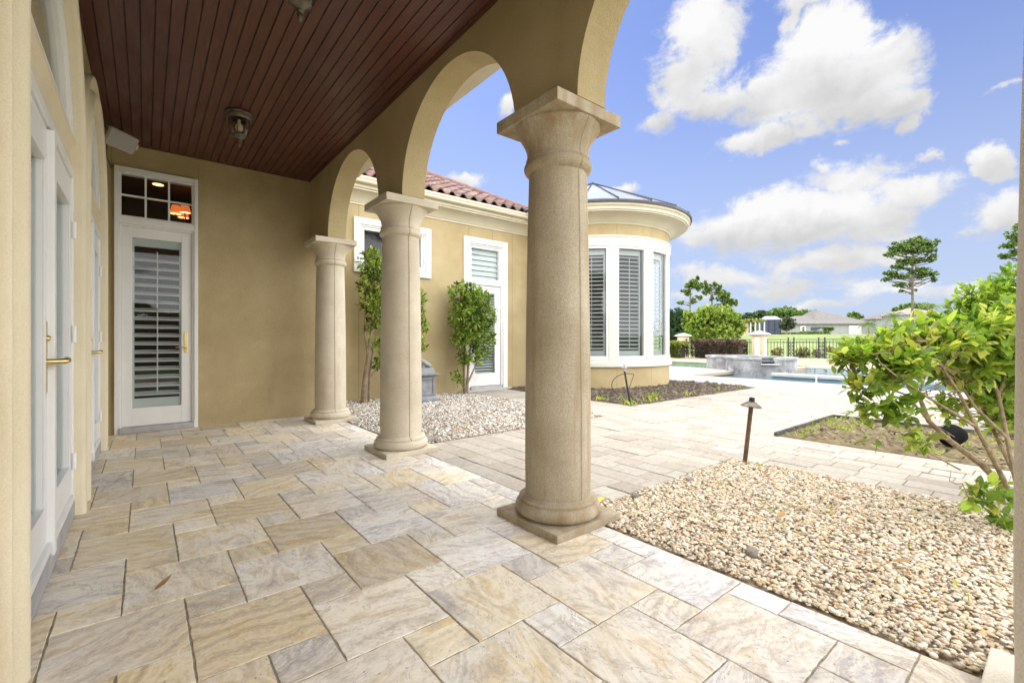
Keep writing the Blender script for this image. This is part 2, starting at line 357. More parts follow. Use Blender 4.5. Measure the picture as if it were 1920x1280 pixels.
# ------------------------------------------------------------------ mesh helpers
ROOT = {}
class MB:
    def __init__(s): s.v = []; s.f = []; s.c = []; s.uv = None
    def add(s, vs, fs, col=None):
        k = len(s.v); s.v += [tuple(v) for v in vs]; s.f += [tuple(i+k for i in f) for f in fs]
        if col is not None: s.c += [col]*len(vs)
        return s
    def box(s, x0, x1, y0, y1, z0, z1, mtx=None, col=None):
        vs = [Vector((x, y, z)) for z in (z0, z1) for y in (y0, y1) for x in (x0, x1)]
        if mtx is not None: vs = [mtx @ v for v in vs]
        return s.add(vs, [(0, 2, 3, 1), (4, 5, 7, 6), (0, 1, 5, 4), (2, 6, 7, 3), (0, 4, 6, 2), (1, 3, 7, 5)], col)
    def lathe(s, prof, c=(0, 0), seg=48, a0=0, a1=2*PI, col=None, cap=False):
        full = abs(a1-a0-2*PI) < 1e-6; n = seg if full else seg+1
        vs = []
        for (r, z) in prof:
            for i in range(n):
                a = a0+(a1-a0)*i/seg; vs.append((c[0]+r*math.cos(a), c[1]+r*math.sin(a), z))
        fs = []
        for j in range(len(prof)-1):
            for i in range(seg):
                i2 = (i+1) % n if full else i+1
                fs.append((j*n+i, j*n+i2, (j+1)*n+i2, (j+1)*n+i))
        if cap and full:
            fs.append(tuple(reversed(range(n)))); fs.append(tuple((len(prof)-1)*n+i for i in range(n)))
        return s.add(vs, fs, col)
    def tube(s, pts, radii, seg=8, col=None):
        pts = [Vector(p) for p in pts]; n = len(pts)
        if not hasattr(radii, '__len__'): radii = [radii]*n
        vs = []; up = None
        for i, p in enumerate(pts):
            t = (pts[min(i+1, n-1)]-pts[max(i-1, 0)]).normalized()
            if up is None: up = t.orthogonal().normalized()
            up = (up - t*up.dot(t)).normalized() if (up - t*up.dot(t)).length > 1e-6 else t.orthogonal().normalized()
            b = t.cross(up)
            for k in range(seg):
                a = 2*PI*k/seg; vs.append(p+(up*math.cos(a)+b*math.sin(a))*radii[i])
        fs = []
        for i in range(n-1):
            for k in range(seg):
                k2 = (k+1) % seg; fs.append((i*seg+k, i*seg+k2, (i+1)*seg+k2, (i+1)*seg+k))
        fs.append(tuple(reversed(range(seg)))); fs.append(tuple((n-1)*seg+k for k in range(seg)))
        return s.add(vs, fs, col)
    def prism(s, poly, h0, h1, axis='z', col=None):
        n = len(poly)
        def P(a, b, h): return (a, b, h) if axis == 'z' else ((a, h, b) if axis == 'y' else (h, a, b))
        vs = [P(a, b, h0) for a, b in poly]+[P(a, b, h1) for a, b in poly]
        fs = [tuple(reversed(range(n))), tuple(range(n, 2*n))]+[(i, (i+1) % n, n+(i+1) % n, n+i) for i in range(n)]
        return s.add(vs, fs, col)
    def sweep(s, prof, frames, col=None, closed=False):
        """prof: list of (a,b); frames: list of (origin, A, B)"""
        vs = []; n = len(prof)
        for o, A, B in frames:
            for a, b in prof: vs.append(Vector(o)+Vector(A)*a+Vector(B)*b)
        fs = []
        for j in range(len(frames)-1):
            for i in range(n if closed else n-1):
                i2 = (i+1) % n; fs.append((j*n+i, j*n+i2, (j+1)*n+i2, (j+1)*n+i))
        return s.add(vs, fs, col)
def link(name, me, mat, parent=None):
    o = bpy.data.objects.new(name, me); COL.objects.link(o)
    if mat is not None: me.materials.append(mat)
    if parent is not None: o.parent = parent
    return o
def build(name, mb, mat, parent=None, bevel=0, smooth=False, angle=40, fixn=True):
    off = ROOT.get(parent, Vector((0, 0, 0))) if parent is not None else Vector((0, 0, 0))
    me = bpy.data.meshes.new(name)
    me.from_pydata([(v[0]-off.x, v[1]-off.y, v[2]-off.z) for v in mb.v], [], mb.f)
    if mb.c and len(mb.c) == len(mb.v):
        at_ = me.color_attributes.new('Col', 'FLOAT_COLOR', 'POINT')
        at_.data.foreach_set('color', np.array([(*c[:3], 1) for c in mb.c], dtype=np.float32).ravel())
    if fixn:
        bm = bmesh.new(); bm.from_mesh(me); bmesh.ops.recalc_face_normals(bm, faces=bm.faces); bm.to_mesh(me); bm.free()
    o = link(name, me, M[mat] if isinstance(mat, str) else mat, parent)
    if smooth:
        for p in me.polygons: p.use_smooth = True
        me.set_sharp_from_angle(angle=R(angle))
    if bevel:
        b = o.modifiers.new('bevel', 'BEVEL'); b.width = bevel; b.segments = 2; b.limit_method = 'ANGLE'; b.angle_limit = R(50)
    ROOT[o] = off
    return o
def thing(name, label, cat, loc=(0, 0, 0), group=None):
    o = bpy.data.objects.new(name, None); COL.objects.link(o); o.location = loc
    o.empty_display_size = .1
    o['label'] = label; o['category'] = cat
    if group: o['group'] = group
    ROOT[o] = Vector(loc); return o
def tag(o, label, cat, group=None):
    o['label'] = label; o['category'] = cat
    if group: o['group'] = group
    return o
def structure(o): o['kind'] = 'structure'; return o
def stuff(o, label=None): o['kind'] = 'stuff'; (o.__setitem__('label', label) if label else None); return o
def np_mesh(name, V, F, C, mat, parent=None, smooth=False):
    """V (n,3), F (m,k) all same size, C (n,3) or None"""
    off = np.array(ROOT.get(parent, Vector((0, 0, 0))) if parent is not None else (0, 0, 0), dtype=np.float32)
    V = (V-off).astype(np.float32); m, k = F.shape
    me = bpy.data.meshes.new(name)
    me.vertices.add(len(V)); me.vertices.foreach_set('co', V.ravel())
    me.loops.add(m*k); me.loops.foreach_set('vertex_index', F.astype(np.int32).ravel())
    me.polygons.add(m); me.polygons.foreach_set('loop_start', np.arange(0, m*k, k, dtype=np.int32))
    me.polygons.foreach_set('loop_total', np.full(m, k, dtype=np.int32))
    me.update(calc_edges=True)
    if C is not None:
        at_ = me.color_attributes.new('Col', 'FLOAT_COLOR', 'POINT')
        at_.data.foreach_set('color', np.concatenate([C, np.ones((len(C), 1))], 1).astype(np.float32).ravel())
    if smooth: me.polygons.foreach_set('use_smooth', np.ones(m, dtype=bool))
    o = link(name, me, M[mat] if isinstance(mat, str) else mat, parent); ROOT[o] = Vector(off); return o
def rotmats(n, tilt=PI):
    """random rotations: about z, then a tilt up to `tilt`"""
    a = RNG.uniform(0, 2*PI, n); t = RNG.uniform(-tilt, tilt, n); p = RNG.uniform(0, 2*PI, n)
    ca, sa, ct, st, cp, sp_ = np.cos(a), np.sin(a), np.cos(t), np.sin(t), np.cos(p), np.sin(p)
    Rz = np.zeros((n, 3, 3)); Rz[:, 0, 0] = ca; Rz[:, 0, 1] = -sa; Rz[:, 1, 0] = sa; Rz[:, 1, 1] = ca; Rz[:, 2, 2] = 1
    Rx = np.zeros((n, 3, 3)); Rx[:, 0, 0] = 1; Rx[:, 1, 1] = ct; Rx[:, 1, 2] = -st; Rx[:, 2, 1] = st; Rx[:, 2, 2] = ct
    Rp = np.zeros((n, 3, 3)); Rp[:, 0, 0] = cp; Rp[:, 0, 1] = -sp_; Rp[:, 1, 0] = sp_; Rp[:, 1, 1] = cp; Rp[:, 2, 2] = 1
    return Rp @ Rx @ Rz
def scatter(tv, tf, pos, rot, scl):
    """copies of template (tv,tf) -> V,F ; scl (n,3)"""
    n = len(pos); k = len(tv)
    V = np.einsum('nij,nkj->nki', rot, tv[None]*scl[:, None, :])+pos[:, None, :]
    F = (tf[None]+np.arange(n)[:, None, None]*k).reshape(-1, tf.shape[1])
    return V.reshape(-1, 3), F
def ico(sub):
    bm = bmesh.new(); bmesh.ops.create_icosphere(bm, subdivisions=sub, radius=1)
    v = np.array([q.co for q in bm.verts]); f = np.array([[w.index for w in q.verts] for q in bm.faces]); bm.free(); return v, f
def pick(pal, n, jit=.06):
    pal = np.array(pal); i = RNG.integers(0, len(pal), n); c = pal[i]*(1+RNG.normal(0, jit, (n, 1)))
    return np.clip(c, .004, .95)
# leaf template: folded, pointed blade along +x, length 1, width .5 (quads)
def leaf_template(w=.26, fold=.07, droop=.10):
    xs = [0, .22, .5, .78, 1.0]; ws = [.02, .74, 1.0, .66, .02]; v = []; f = []
    for x, q in zip(xs, ws):
        z = -droop*x*x
        v += [(x, -w*q, z+fold*q), (x, 0, z), (x, w*q, z+fold*q)]
    for i in range(4):
        a = i*3; f += [(a, a+3, a+4, a+1), (a+1, a+4, a+5, a+2)]
    return np.array(v), np.array(f)
LEAF_V, LEAF_F = leaf_template()
QUAD_V = np.array([(-.5, 0, 0), (0, -.32, .06), (.5, 0, 0), (0, .32, .06)]); QUAD_F = np.array([(0, 1, 2, 3)])
def dirframes(d, roll=None):
    """rotation matrices with local +x along d, local z as up as possible (with roll)"""
    d = d/np.linalg.norm(d, axis=1, keepdims=True); n = len(d)
    up = np.tile(np.array([0, 0, 1.0]), (n, 1))+RNG.normal(0, .35, (n, 3))
    y = np.cross(up, d); y /= np.linalg.norm(y, axis=1, keepdims=True)+1e-9
    z = np.cross(d, y); return np.stack([d, y, z], axis=2)

# ================================================================== GROUND
def terrain_z(x, y):
    d = math.hypot(x, y); t = max(0, min(1, (d-31)/95)); t = t*t*(3-2*t)
    z = -.035+2.55*t
    if 13.45 < x < 21.9 and -9 < y < 13.45: z = -1.3
    return z
xs = [-300, -80, -20, -6, 0, 6, 12, 13.3, 13.5, 15, 17, 19, 21.8, 22.0, 24, 26, 28, 30, 33, 36, 40, 45, 50, 56, 62, 70, 80, 90, 100, 110, 120, 130, 145, 170, 220, 320, 600, 1500]
ys = [-900, -300, -120, -60, -40, -25, -15, -9.1, -8.9, -6, 0, 6, 10, 13.4, 13.6, 16, 20, 24, 28, 32, 38, 45, 55, 65, 75, 90, 110, 130, 160, 220, 400, 1200]
gb = MB(); gb.v = [(x, y, terrain_z(x, y)) for y in ys for x in xs]; nx = len(xs)
gb.f = [(j*nx+i, j*nx+i+1, (j+1)*nx+i+1, (j+1)*nx+i) for j in range(len(ys)-1) for i in range(nx-1)]
structure(build('ground', gb, 'lawn', smooth=True, angle=60))

# bedding sand below the paving
sb = MB(); sb.box(-.9, 2.09, -3.2, 6.95, -.03, -.0042); structure(build('patio_bedding', sb, 'sand'))
pb = MB(); pb.box(2.095, 11.0, -4, 8.2, -.032, -.011); structure(build('paving_bedding', pb, 'sandpale'))

# ---- travertine floor: pinwheel of large and small squares on a 0.2017 m module
MOD = .2017; TX0, TY0 = -.073, 2.355
tiles = []
for i in range(-40, 41):
    for j in range(-40, 41):
        a, b = i+2*j, 2*i-j
        tiles += [(a, b, 2, 2), (a, b+2, 1, 1)]
tiles = [t for t in tiles if -6 < t[0] < 13 and -30 < t[1] < 26]
tv, tf, tcol, tuv = [], [], [], []
rt = random.Random(9)
for (i, j, a, b) in tiles:
    x0, x1 = TX0+i*MOD, TX0+(i+a)*MOD; y0, y1 = TY0+j*MOD, TY0+(j+b)*MOD
    x0 = max(x0, -.62); x1 = min(x1, 2.085)
    y1 = min(y1, 6.945)
    if x1-x0 < .04 or y1-y0 < .04 or y0 < -2.6: continue
    g = .0024
    x0 += g; x1 -= g; y0 += g; y1 -= g
    ring = []
    def side(p, q):
        L = math.hypot(q[0]-p[0], q[1]-p[1]); n = max(2, int(L/.028)); nxv, nyv = (q[1]-p[1])/L, -(q[0]-p[0])/L
        for k in range(n):
            t = k/n; jt = 0 if k == 0 else -abs(rt.gauss(0, .0017))
            ring.append((p[0]+(q[0]-p[0])*t+nxv*jt, p[1]+(q[1]-p[1])*t+nyv*jt))
    side((x0, y0), (x1, y0)); side((x1, y0), (x1, y1)); side((x1, y1), (x0, y1)); side((x0, y1), (x0, y0))
    cx, cy = (x0+x1)/2, (y0+y1)/2
    dz = rt.uniform(-.0012, .0012); k0 = len(tv); n = len(ring)
    ang = rt.choice([0, PI/2])+rt.gauss(0, .25); ou, ov = rt.uniform(0, 60), rt.uniform(0, 60)
    ca, sa = math.cos(ang), math.sin(ang)
    colr = (min(1, max(0, rt.gauss(.18 + .26*max(0, min(2, x0+.2)), .26))), rt.random()**1.2, rt.uniform(.15, 1.0) if rt.random() > .08 else 0.0)
    for lvl in range(3):
        for (x, y) in ring:
            d = Vector((x-cx, y-cy))
            if lvl == 0: z = -.007
            elif lvl == 1: z = dz-.002
            else:
                z = dz; q = d.normalized()*.0018; x -= q.x; y -= q.y
            tv.append((x, y, z)); u_, v_ = x-cx, y-cy
            tuv.append((u_*ca-v_*sa+ou, u_*sa+v_*ca+ov)); tcol.append(colr)
    for lvl in range(2):
        for k in range(n):
            k2 = (k+1) % n; tf.append((k0+lvl*n+k, k0+lvl*n+k2, k0+(lvl+1)*n+k2, k0+(lvl+1)*n+k))
    tf.append(tuple(k0+2*n+k for k in range(n)))
tb = MB(); tb.v = tv; tb.f = tf; tb.c = tcol
fl = build('patio_floor', tb, 'travertine')
uvl = fl.data.uv_layers.new(name='UVMap')
vi = np.empty(len(fl.data.loops), dtype=np.int32); fl.data.loops.foreach_get('vertex_index', vi)
uvl.data.foreach_set('uv', np.array(tuv, dtype=np.float32)[vi].ravel()); structure(fl)

# ---- pavers (running bond along y), leaving out the beds
BEDS = [(2.085, 4.235, -4, 1.985), (2.085, 5.18, 4.25, 8.3), (6.27, 11.0, 4.62, 8.3), (5.62, 7.58, -4, 2.16)]
pv, pf, pcn = [], [], []
PW, PL = .1935, .302
rp = random.Random(3)
def inbed(x, y): return any(a < x < b and c < y < d for a, b, c, d in BEDS)
def slab(V_, F_, C_, x0, x1, y0, y1, z0, z1, col, ch=.004):
    k = len(V_)
    V_ += [(x0, y0, z0), (x1, y0, z0), (x1, y1, z0), (x0, y1, z0), (x0, y0, z1-ch), (x1, y0, z1-ch), (x1, y1, z1-ch), (x0, y1, z1-ch),
           (x0+ch, y0+ch, z1), (x1-ch, y0+ch, z1), (x1-ch, y1-ch, z1), (x0+ch, y1-ch, z1)]
    for b in (0, 4):
        F_ += [(k+b+i, k+b+(i+1) % 4, k+b+4+(i+1) % 4, k+b+4+i) for i in range(4)]
    F_.append((k+8, k+9, k+10, k+11)); C_ += [col]*12
PAL = [(.37, .335, .28), (.395, .36, .305), (.35, .31, .255), (.38, .335, .285), (.41, .375, .32)]
for i in range(int((11-2.09)/PW)+1):
    x0 = 2.09+i*PW; x1 = min(x0+PW, 10.99); off = (i % 2)*PL/2+rp.uniform(-.04, .04)
    y = -4+off
    while y < 8.2:
        L = PL*(rp.choice([1, 1, 1, .66])); y1 = min(y+L, 8.19)
        ys0, ys1 = y, y1
        # clip against beds
        mx = (x0+x1)/2
        for (a, b, c, d) in BEDS:
            if a < mx < b:
                if c < ys0 < d: ys0 = d if ys1 > d else 99
                if c < ys1 < d and ys0 != 99: ys1 = c if ys0 < c else -99
        if ys1-ys0 > .03:
            xa, xb = x0, x1
            for (a, b, c, d) in BEDS:
                if c < (ys0+ys1)/2 < d:
                    if xa < a < xb: xb = a
                    if xa < b < xb: xa = b
            if xb-xa > .03:
                g = rp.uniform(.0015, .0035); c0 = rp.choice(PAL); q = rp.gauss(1, .045)
                dz = rp.gauss(0, .0022)
                slab(pv, pf, pcn, xa+g, xb-g, ys0+g, ys1-g, -.03, dz, tuple(q*t for t in c0), rp.uniform(.003, .007))
        y += L
q = MB(); q.v = pv; q.f = pf; q.c = pcn; structure(build('paved_walk', q, 'paver', fixn=False))

# ---- pool deck slabs with holes for the pools
dv, df, dc = [], [], []
DECKS = [(11.0, 13.4, -8.0, 14.4), (13.4, 17.4, 7.6, 14.4), (17.4, 21.5, 6.9, 9.3), (17.4, 22.6, 13.5, 14.4)]
for (a, b, c, d) in DECKS:
    n1 = max(1, round((b-a)/.6)); n2 = max(1, round((d-c)/.6))
    for i in range(n1):
        for j in range(n2):
            c0 = rp.choice([(.37, .35, .315), (.355, .335, .30), (.385, .365, .335)]); q1 = rp.gauss(1, .03)
            slab(dv, df, dc, a+(b-a)*i/n1+.003, a+(b-a)*(i+1)/n1-.003, c+(d-c)*j/n2+.003, c+(d-c)*(j+1)/n2-.003, -.10, rp.gauss(0, .0012), tuple(q1*t for t in c0))
q = MB(); q.v = dv; q.f = df; q.c = dc; structure(build('pool_deck', q, 'deck', fixn=False))
db = MB(); [db.box(a+.001, b-.001, c+.001, d-.001, -.4, -.012) for a, b, c, d in DECKS]; structure(build('deck_bedding', db, 'sandpale'))
wb = MB(); wb.box(13.3, 21.3, -8, 7.7, -.9, -.125); wb.box(17.3, 22.1, 9.2, 13.6, -.9, -.125); structure(build('pool_water', wb, 'water'))
cb = MB(); cb.box(21.0, 21.6, -8, 6.9, -.06, .035); cb.box(22.0, 22.6, 9.3, 13.5, -.06, .035); structure(build('pool_coping', cb, 'coping', bevel=.015))
tb2 = MB(); tb2.box(21.02, 21.3, -8, 6.9, -.9, -.062); tb2.box(22.02, 22.3, 9.3, 13.5, -.9, -.062); structure(build('pool_tile_band', tb2, 'tileband'))
lb = MB(); lb.box(15.75, 16.12, 4.3, 6.2, -.07, .03); lb.box(15.80, 16.17, -8, 4.18, -.07, .03); structure(build('pool_ledge', lb, 'coping', bevel=.02))
lb = MB(); lb.box(15.82, 16.1, -8, 6.2, -.9, -.071); structure(build('pool_ledge_wall', lb, 'bluetile'))
q = MB(); q.box(13.41, 17.4, 7.601, 7.75, -.9, -.101); q.box(17.41, 22, 9.15, 9.299, -.9, -.101); q.box(17.25, 17.399, 9.3, 13.5, -.9, -.101); structure(build('pool_wall', q, 'bluetile'))
# planting strip between the pool and the fence
q = MB(); q.prism([(21.62, -8), (34, -8), (33.2, 5.0), (31.2, 8.4), (28.2, 12.2), (30.5, 17), (32.2, 20.5), (30, 23), (22.6, 16), (22.65, 9), (21.62, 9)], -.1, .02); structure(build('planting_strip', q, 'soil'))

# ================================================================== COVERED PATIO
LW = -.36; BW = 6.93; CEIL = 3.36
house = thing('covered_patio', 'tan stucco covered patio with arched colonnade and dark wood ceiling', 'patio', (.75, 6.9, 0))
COLY = [-.085, 1.99, 4.18, 6.37]; CX = 1.965
OPEN = [(2.14, 3.87), (4.25, 5.98)]; ARC_Z = 2.13
# side wall
q = MB()
def wall_piece(y0, y1, z0, z1): q.box(LW-.22, LW, y0, y1, z0, z1)
wall_piece(-.6, OPEN[0][0], 0, 3.42); wall_piece(OPEN[0][1], OPEN[1][0], 0, 3.42); wall_piece(OPEN[1][1], BW, 0, 3.42)
for (a, b) in OPEN:
    c = (a+b)/2; r = (b-a)/2; n = 28
    pts = [(c-r*math.cos(PI*i/n), ARC_Z+r*math.sin(PI*i/n)) for i in range(n+1)]
    for i in range(n):
        (ya, za), (yb, zb) = pts[i], pts[i+1]
        q.add([(LW, ya, za), (LW, yb, zb), (LW, yb, 3.42), (LW, ya, 3.42), (LW-.22, ya, za), (LW-.22, yb, zb)], [(0, 1, 2, 3), (0, 4, 5, 1)])
build('side_wall', q, 'stucco', house, fixn=False)
# back wall
DX0, DX1, DZ = -.272, .512, 3.085
q = MB(); q.box(-.6, DX0, BW, BW+.12, 0, 3.42); q.box(DX1, 2.08, BW, BW+.12, 0, 3.42); q.box(DX0, DX1, BW, BW+.12, DZ, 3.42)
bw = build('back_wall', q, 'stucco', house)
q = MB(); q.box(LW+.003, 1.848, BW-.014, BW-.0005, 3.295, CEIL-.001); build('frieze', q, 'stucco', bw, bevel=.003)
q = MB(); q.box(-.300, -.295, BW-.002, BW+.01, 0, 3.294); build('control_joint', q, 'joint', bw)
q = MB(); q.box(.522, .527, BW-.002, BW+.01, DZ+.02, 3.294); build('control_joint', q, 'joint', bw)
# ceiling planks
q = MB(); pw = .0833; x = LW+.002; k = 0
while x < 1.85:
    x1 = min(x+pw-.0055, 1.847); t = 1+random.gauss(0, .08)
    z = CEIL
    q.add([(x, -1.3, z+.006), (x+.002, -1.3, z), (x1-.002, -1.3, z), (x1, -1.3, z+.006), (x, BW, z+.006), (x+.002, BW, z), (x1-.002, BW, z), (x1, BW, z+.006)],
          [(0, 1, 5, 4), (1, 2, 6, 5), (2, 3, 7, 6)], (t, t, t))
    q.add([(x1, -1.3, z+.012), (x+pw, -1.3, z+.012), (x+pw, BW, z+.012), (x1, BW, z+.012)], [(0, 1, 2, 3)], (.15, .15, .15))
    x += pw; k += 1
build('plank_ceiling', q, 'mahogany', house, fixn=False)
q = MB(); q.box(-.9, 2.42, -1.3, 7.05, 3.46, 3.62); build('roof', q, 'cornice', house)
# arcade wall
AX0, AX1, SPR, ATOP = 1.85, 2.08, 2.43, 3.455
HALF = .27
q = MB()
def arc_pier(y0, y1): q.box(AX0, AX1, y0, y1, SPR+.0005, ATOP)
edges = []
arc_pier(COLY[0]-HALF, COLY[0]+HALF)
for i in range(3):
    a, b = COLY[i]+HALF, COLY[i+1]-HALF; c = (a+b)/2; ry = (b-a)/2; rz = .82; n = 40
    arc_pier(COLY[i+1]-HALF, COLY[i+1]+HALF if i < 2 else BW)
    pts = [(c-ry*math.cos(PI*k/n), SPR+rz*math.sin(PI*k/n)) for k in range(n+1)]
    for k in range(n):
        (ya, za), (yb, zb) = pts[k], pts[k+1]
        q.add([(AX0, ya, za), (AX0, yb, zb), (AX0, yb, ATOP), (AX0, ya, ATOP), (AX1, ya, za), (AX1, yb, zb), (AX1, yb, ATOP), (AX1, ya, ATOP)],
              [(0, 1, 2, 3), (4, 7, 6, 5), (0, 4, 5, 1)])
build('arcade', q, 'stucco', house, smooth=True, angle=35, fixn=False)
# columns
SHAFT = [(.197, .155), (.1995, .3), (.199, .7), (.194, 1.2), (.185, 1.7), (.176, 2.09)]
BASEP = [(.16, .046), (.236, .046), (.250, .056), (.2575, .073), (.258, .092), (.2535, .108), (.243, .120), (.233, .124), (.2325, .130), (.2365, .136), (.2355, .142), (.226, .147), (.2165, .149), (.2155, .154), (.209, .158), (.196, .162)]
CAPP = [(.172, 2.080), (.178, 2.083), (.190, 2.090), (.2015, 2.102), (.2065, 2.118), (.205, 2.134), (.198, 2.146), (.190, 2.150), (.1895, 2.158), (.194, 2.162), (.194, 2.170), (.187, 2.175), (.186, 2.20), (.189, 2.225), (.197, 2.25), (.209, 2.275), (.2235, 2.300), (.2385, 2.325), (.2525, 2.345), (.256, 2.352), (.256, 2.362), (.2, 2.362)]
for y in COLY:
    cm = 'column_lit' if y < 0 else ('column_old' if y < 3 else 'column')
    q = MB(); q.lathe(SHAFT if y > 0 else [(.199, .045)]+SHAFT, (CX, y), 64); shaft = build('column', q, cm, house, smooth=True)
    q = MB(); q.lathe(BASEP, (CX, y), 64)
    if y > 0: build('column_base', q, cm, shaft, smooth=True, angle=60)
    q = MB(); q.box(CX-.2675, CX+.2675, y-.2675, y+.2675, 0, .0455); build('plinth', q, cm, shaft, bevel=.005)
    q = MB(); q.lathe(CAPP, (CX, y), 64); cap = build('capital', q, cm, shaft, smooth=True, angle=60)
    q = MB(); q.box(CX-.2675, CX+.2675, y-.2675, y+.2675, 2.3605, SPR); build('abacus', q, cm, shaft, bevel=.004)
    q = MB(); ph = R(268)
    for prof in ((SHAFT, BASEP[8:-1], CAPP[2:-1]) if y > 0 else (SHAFT, CAPP[2:-1])):
        for (r0, z0), (r1, z1) in zip(prof[:-1], prof[1:]):
            vs = []
            for (r, z) in ((r0, z0), (r1, z1)):
                for s_ in (-1, 1):
                    a = ph+s_*.0042/max(r, .1)+.012*math.sin(z*9); vs.append((CX+(r+.0012)*math.cos(a), y+(r+.0012)*math.sin(a), z))
            q.add(vs, [(0, 1, 3, 2)])
    build('seam', q, 'seam', shaft, fixn=False)
# stucco casings around the openings
CAS = [(0, -.06), (0, .050), (.006, .064), (.020, .073), (.046, .076), (.060, .071), (.074, .054), (.088, .032), (.108, .016), (.132, .013), (.148, .020), (.158, .042), (.166, .056), (.180, .057), (.188, .048), (.190, .034), (.190, -.004)]
for (a, b) in OPEN:
    c = (a+b)/2; r = (b-a)/2; fr = []
    X = Vector((1, 0, 0))
    fr.append(((LW, a, .002), Vector((0, -1, 0)), X))
    for i in range(33):
        t = PI*i/32; fr.append(((LW, c-r*math.cos(t), ARC_Z+r*math.sin(t)), Vector((0, -math.cos(t), math.sin(t))), X))
    fr.append(((LW, b, .002), Vector((0, 1, 0)), X))
    q = MB(); q.sweep(CAS, fr); build('arch_casing', q, 'stucco_trim', house, smooth=True, angle=50, fixn=False)

def louvers(q, ax, a0, a1, b, z0, z1, pitch, w, tilt, th=.009):
    """slats along axis ax ('x' or 'y') at offset b on the other axis"""
    n = int((z1-z0)/pitch)
    for i in range(n):
        z = z0+pitch*(i+.5); m = Matrix.Translation((0, b, z)) @ Matrix.Rotation(tilt, 4, 'X') if ax == 'x' else Matrix.Translation((b, 0, z)) @ Matrix.Rotation(tilt, 4, 'Y')
        if ax == 'x': q.box(a0, a1, -w/2, w/2, -th/2, th/2, m)
        else: q.box(-w/2, w/2, a0, a1, -th/2, th/2, m)
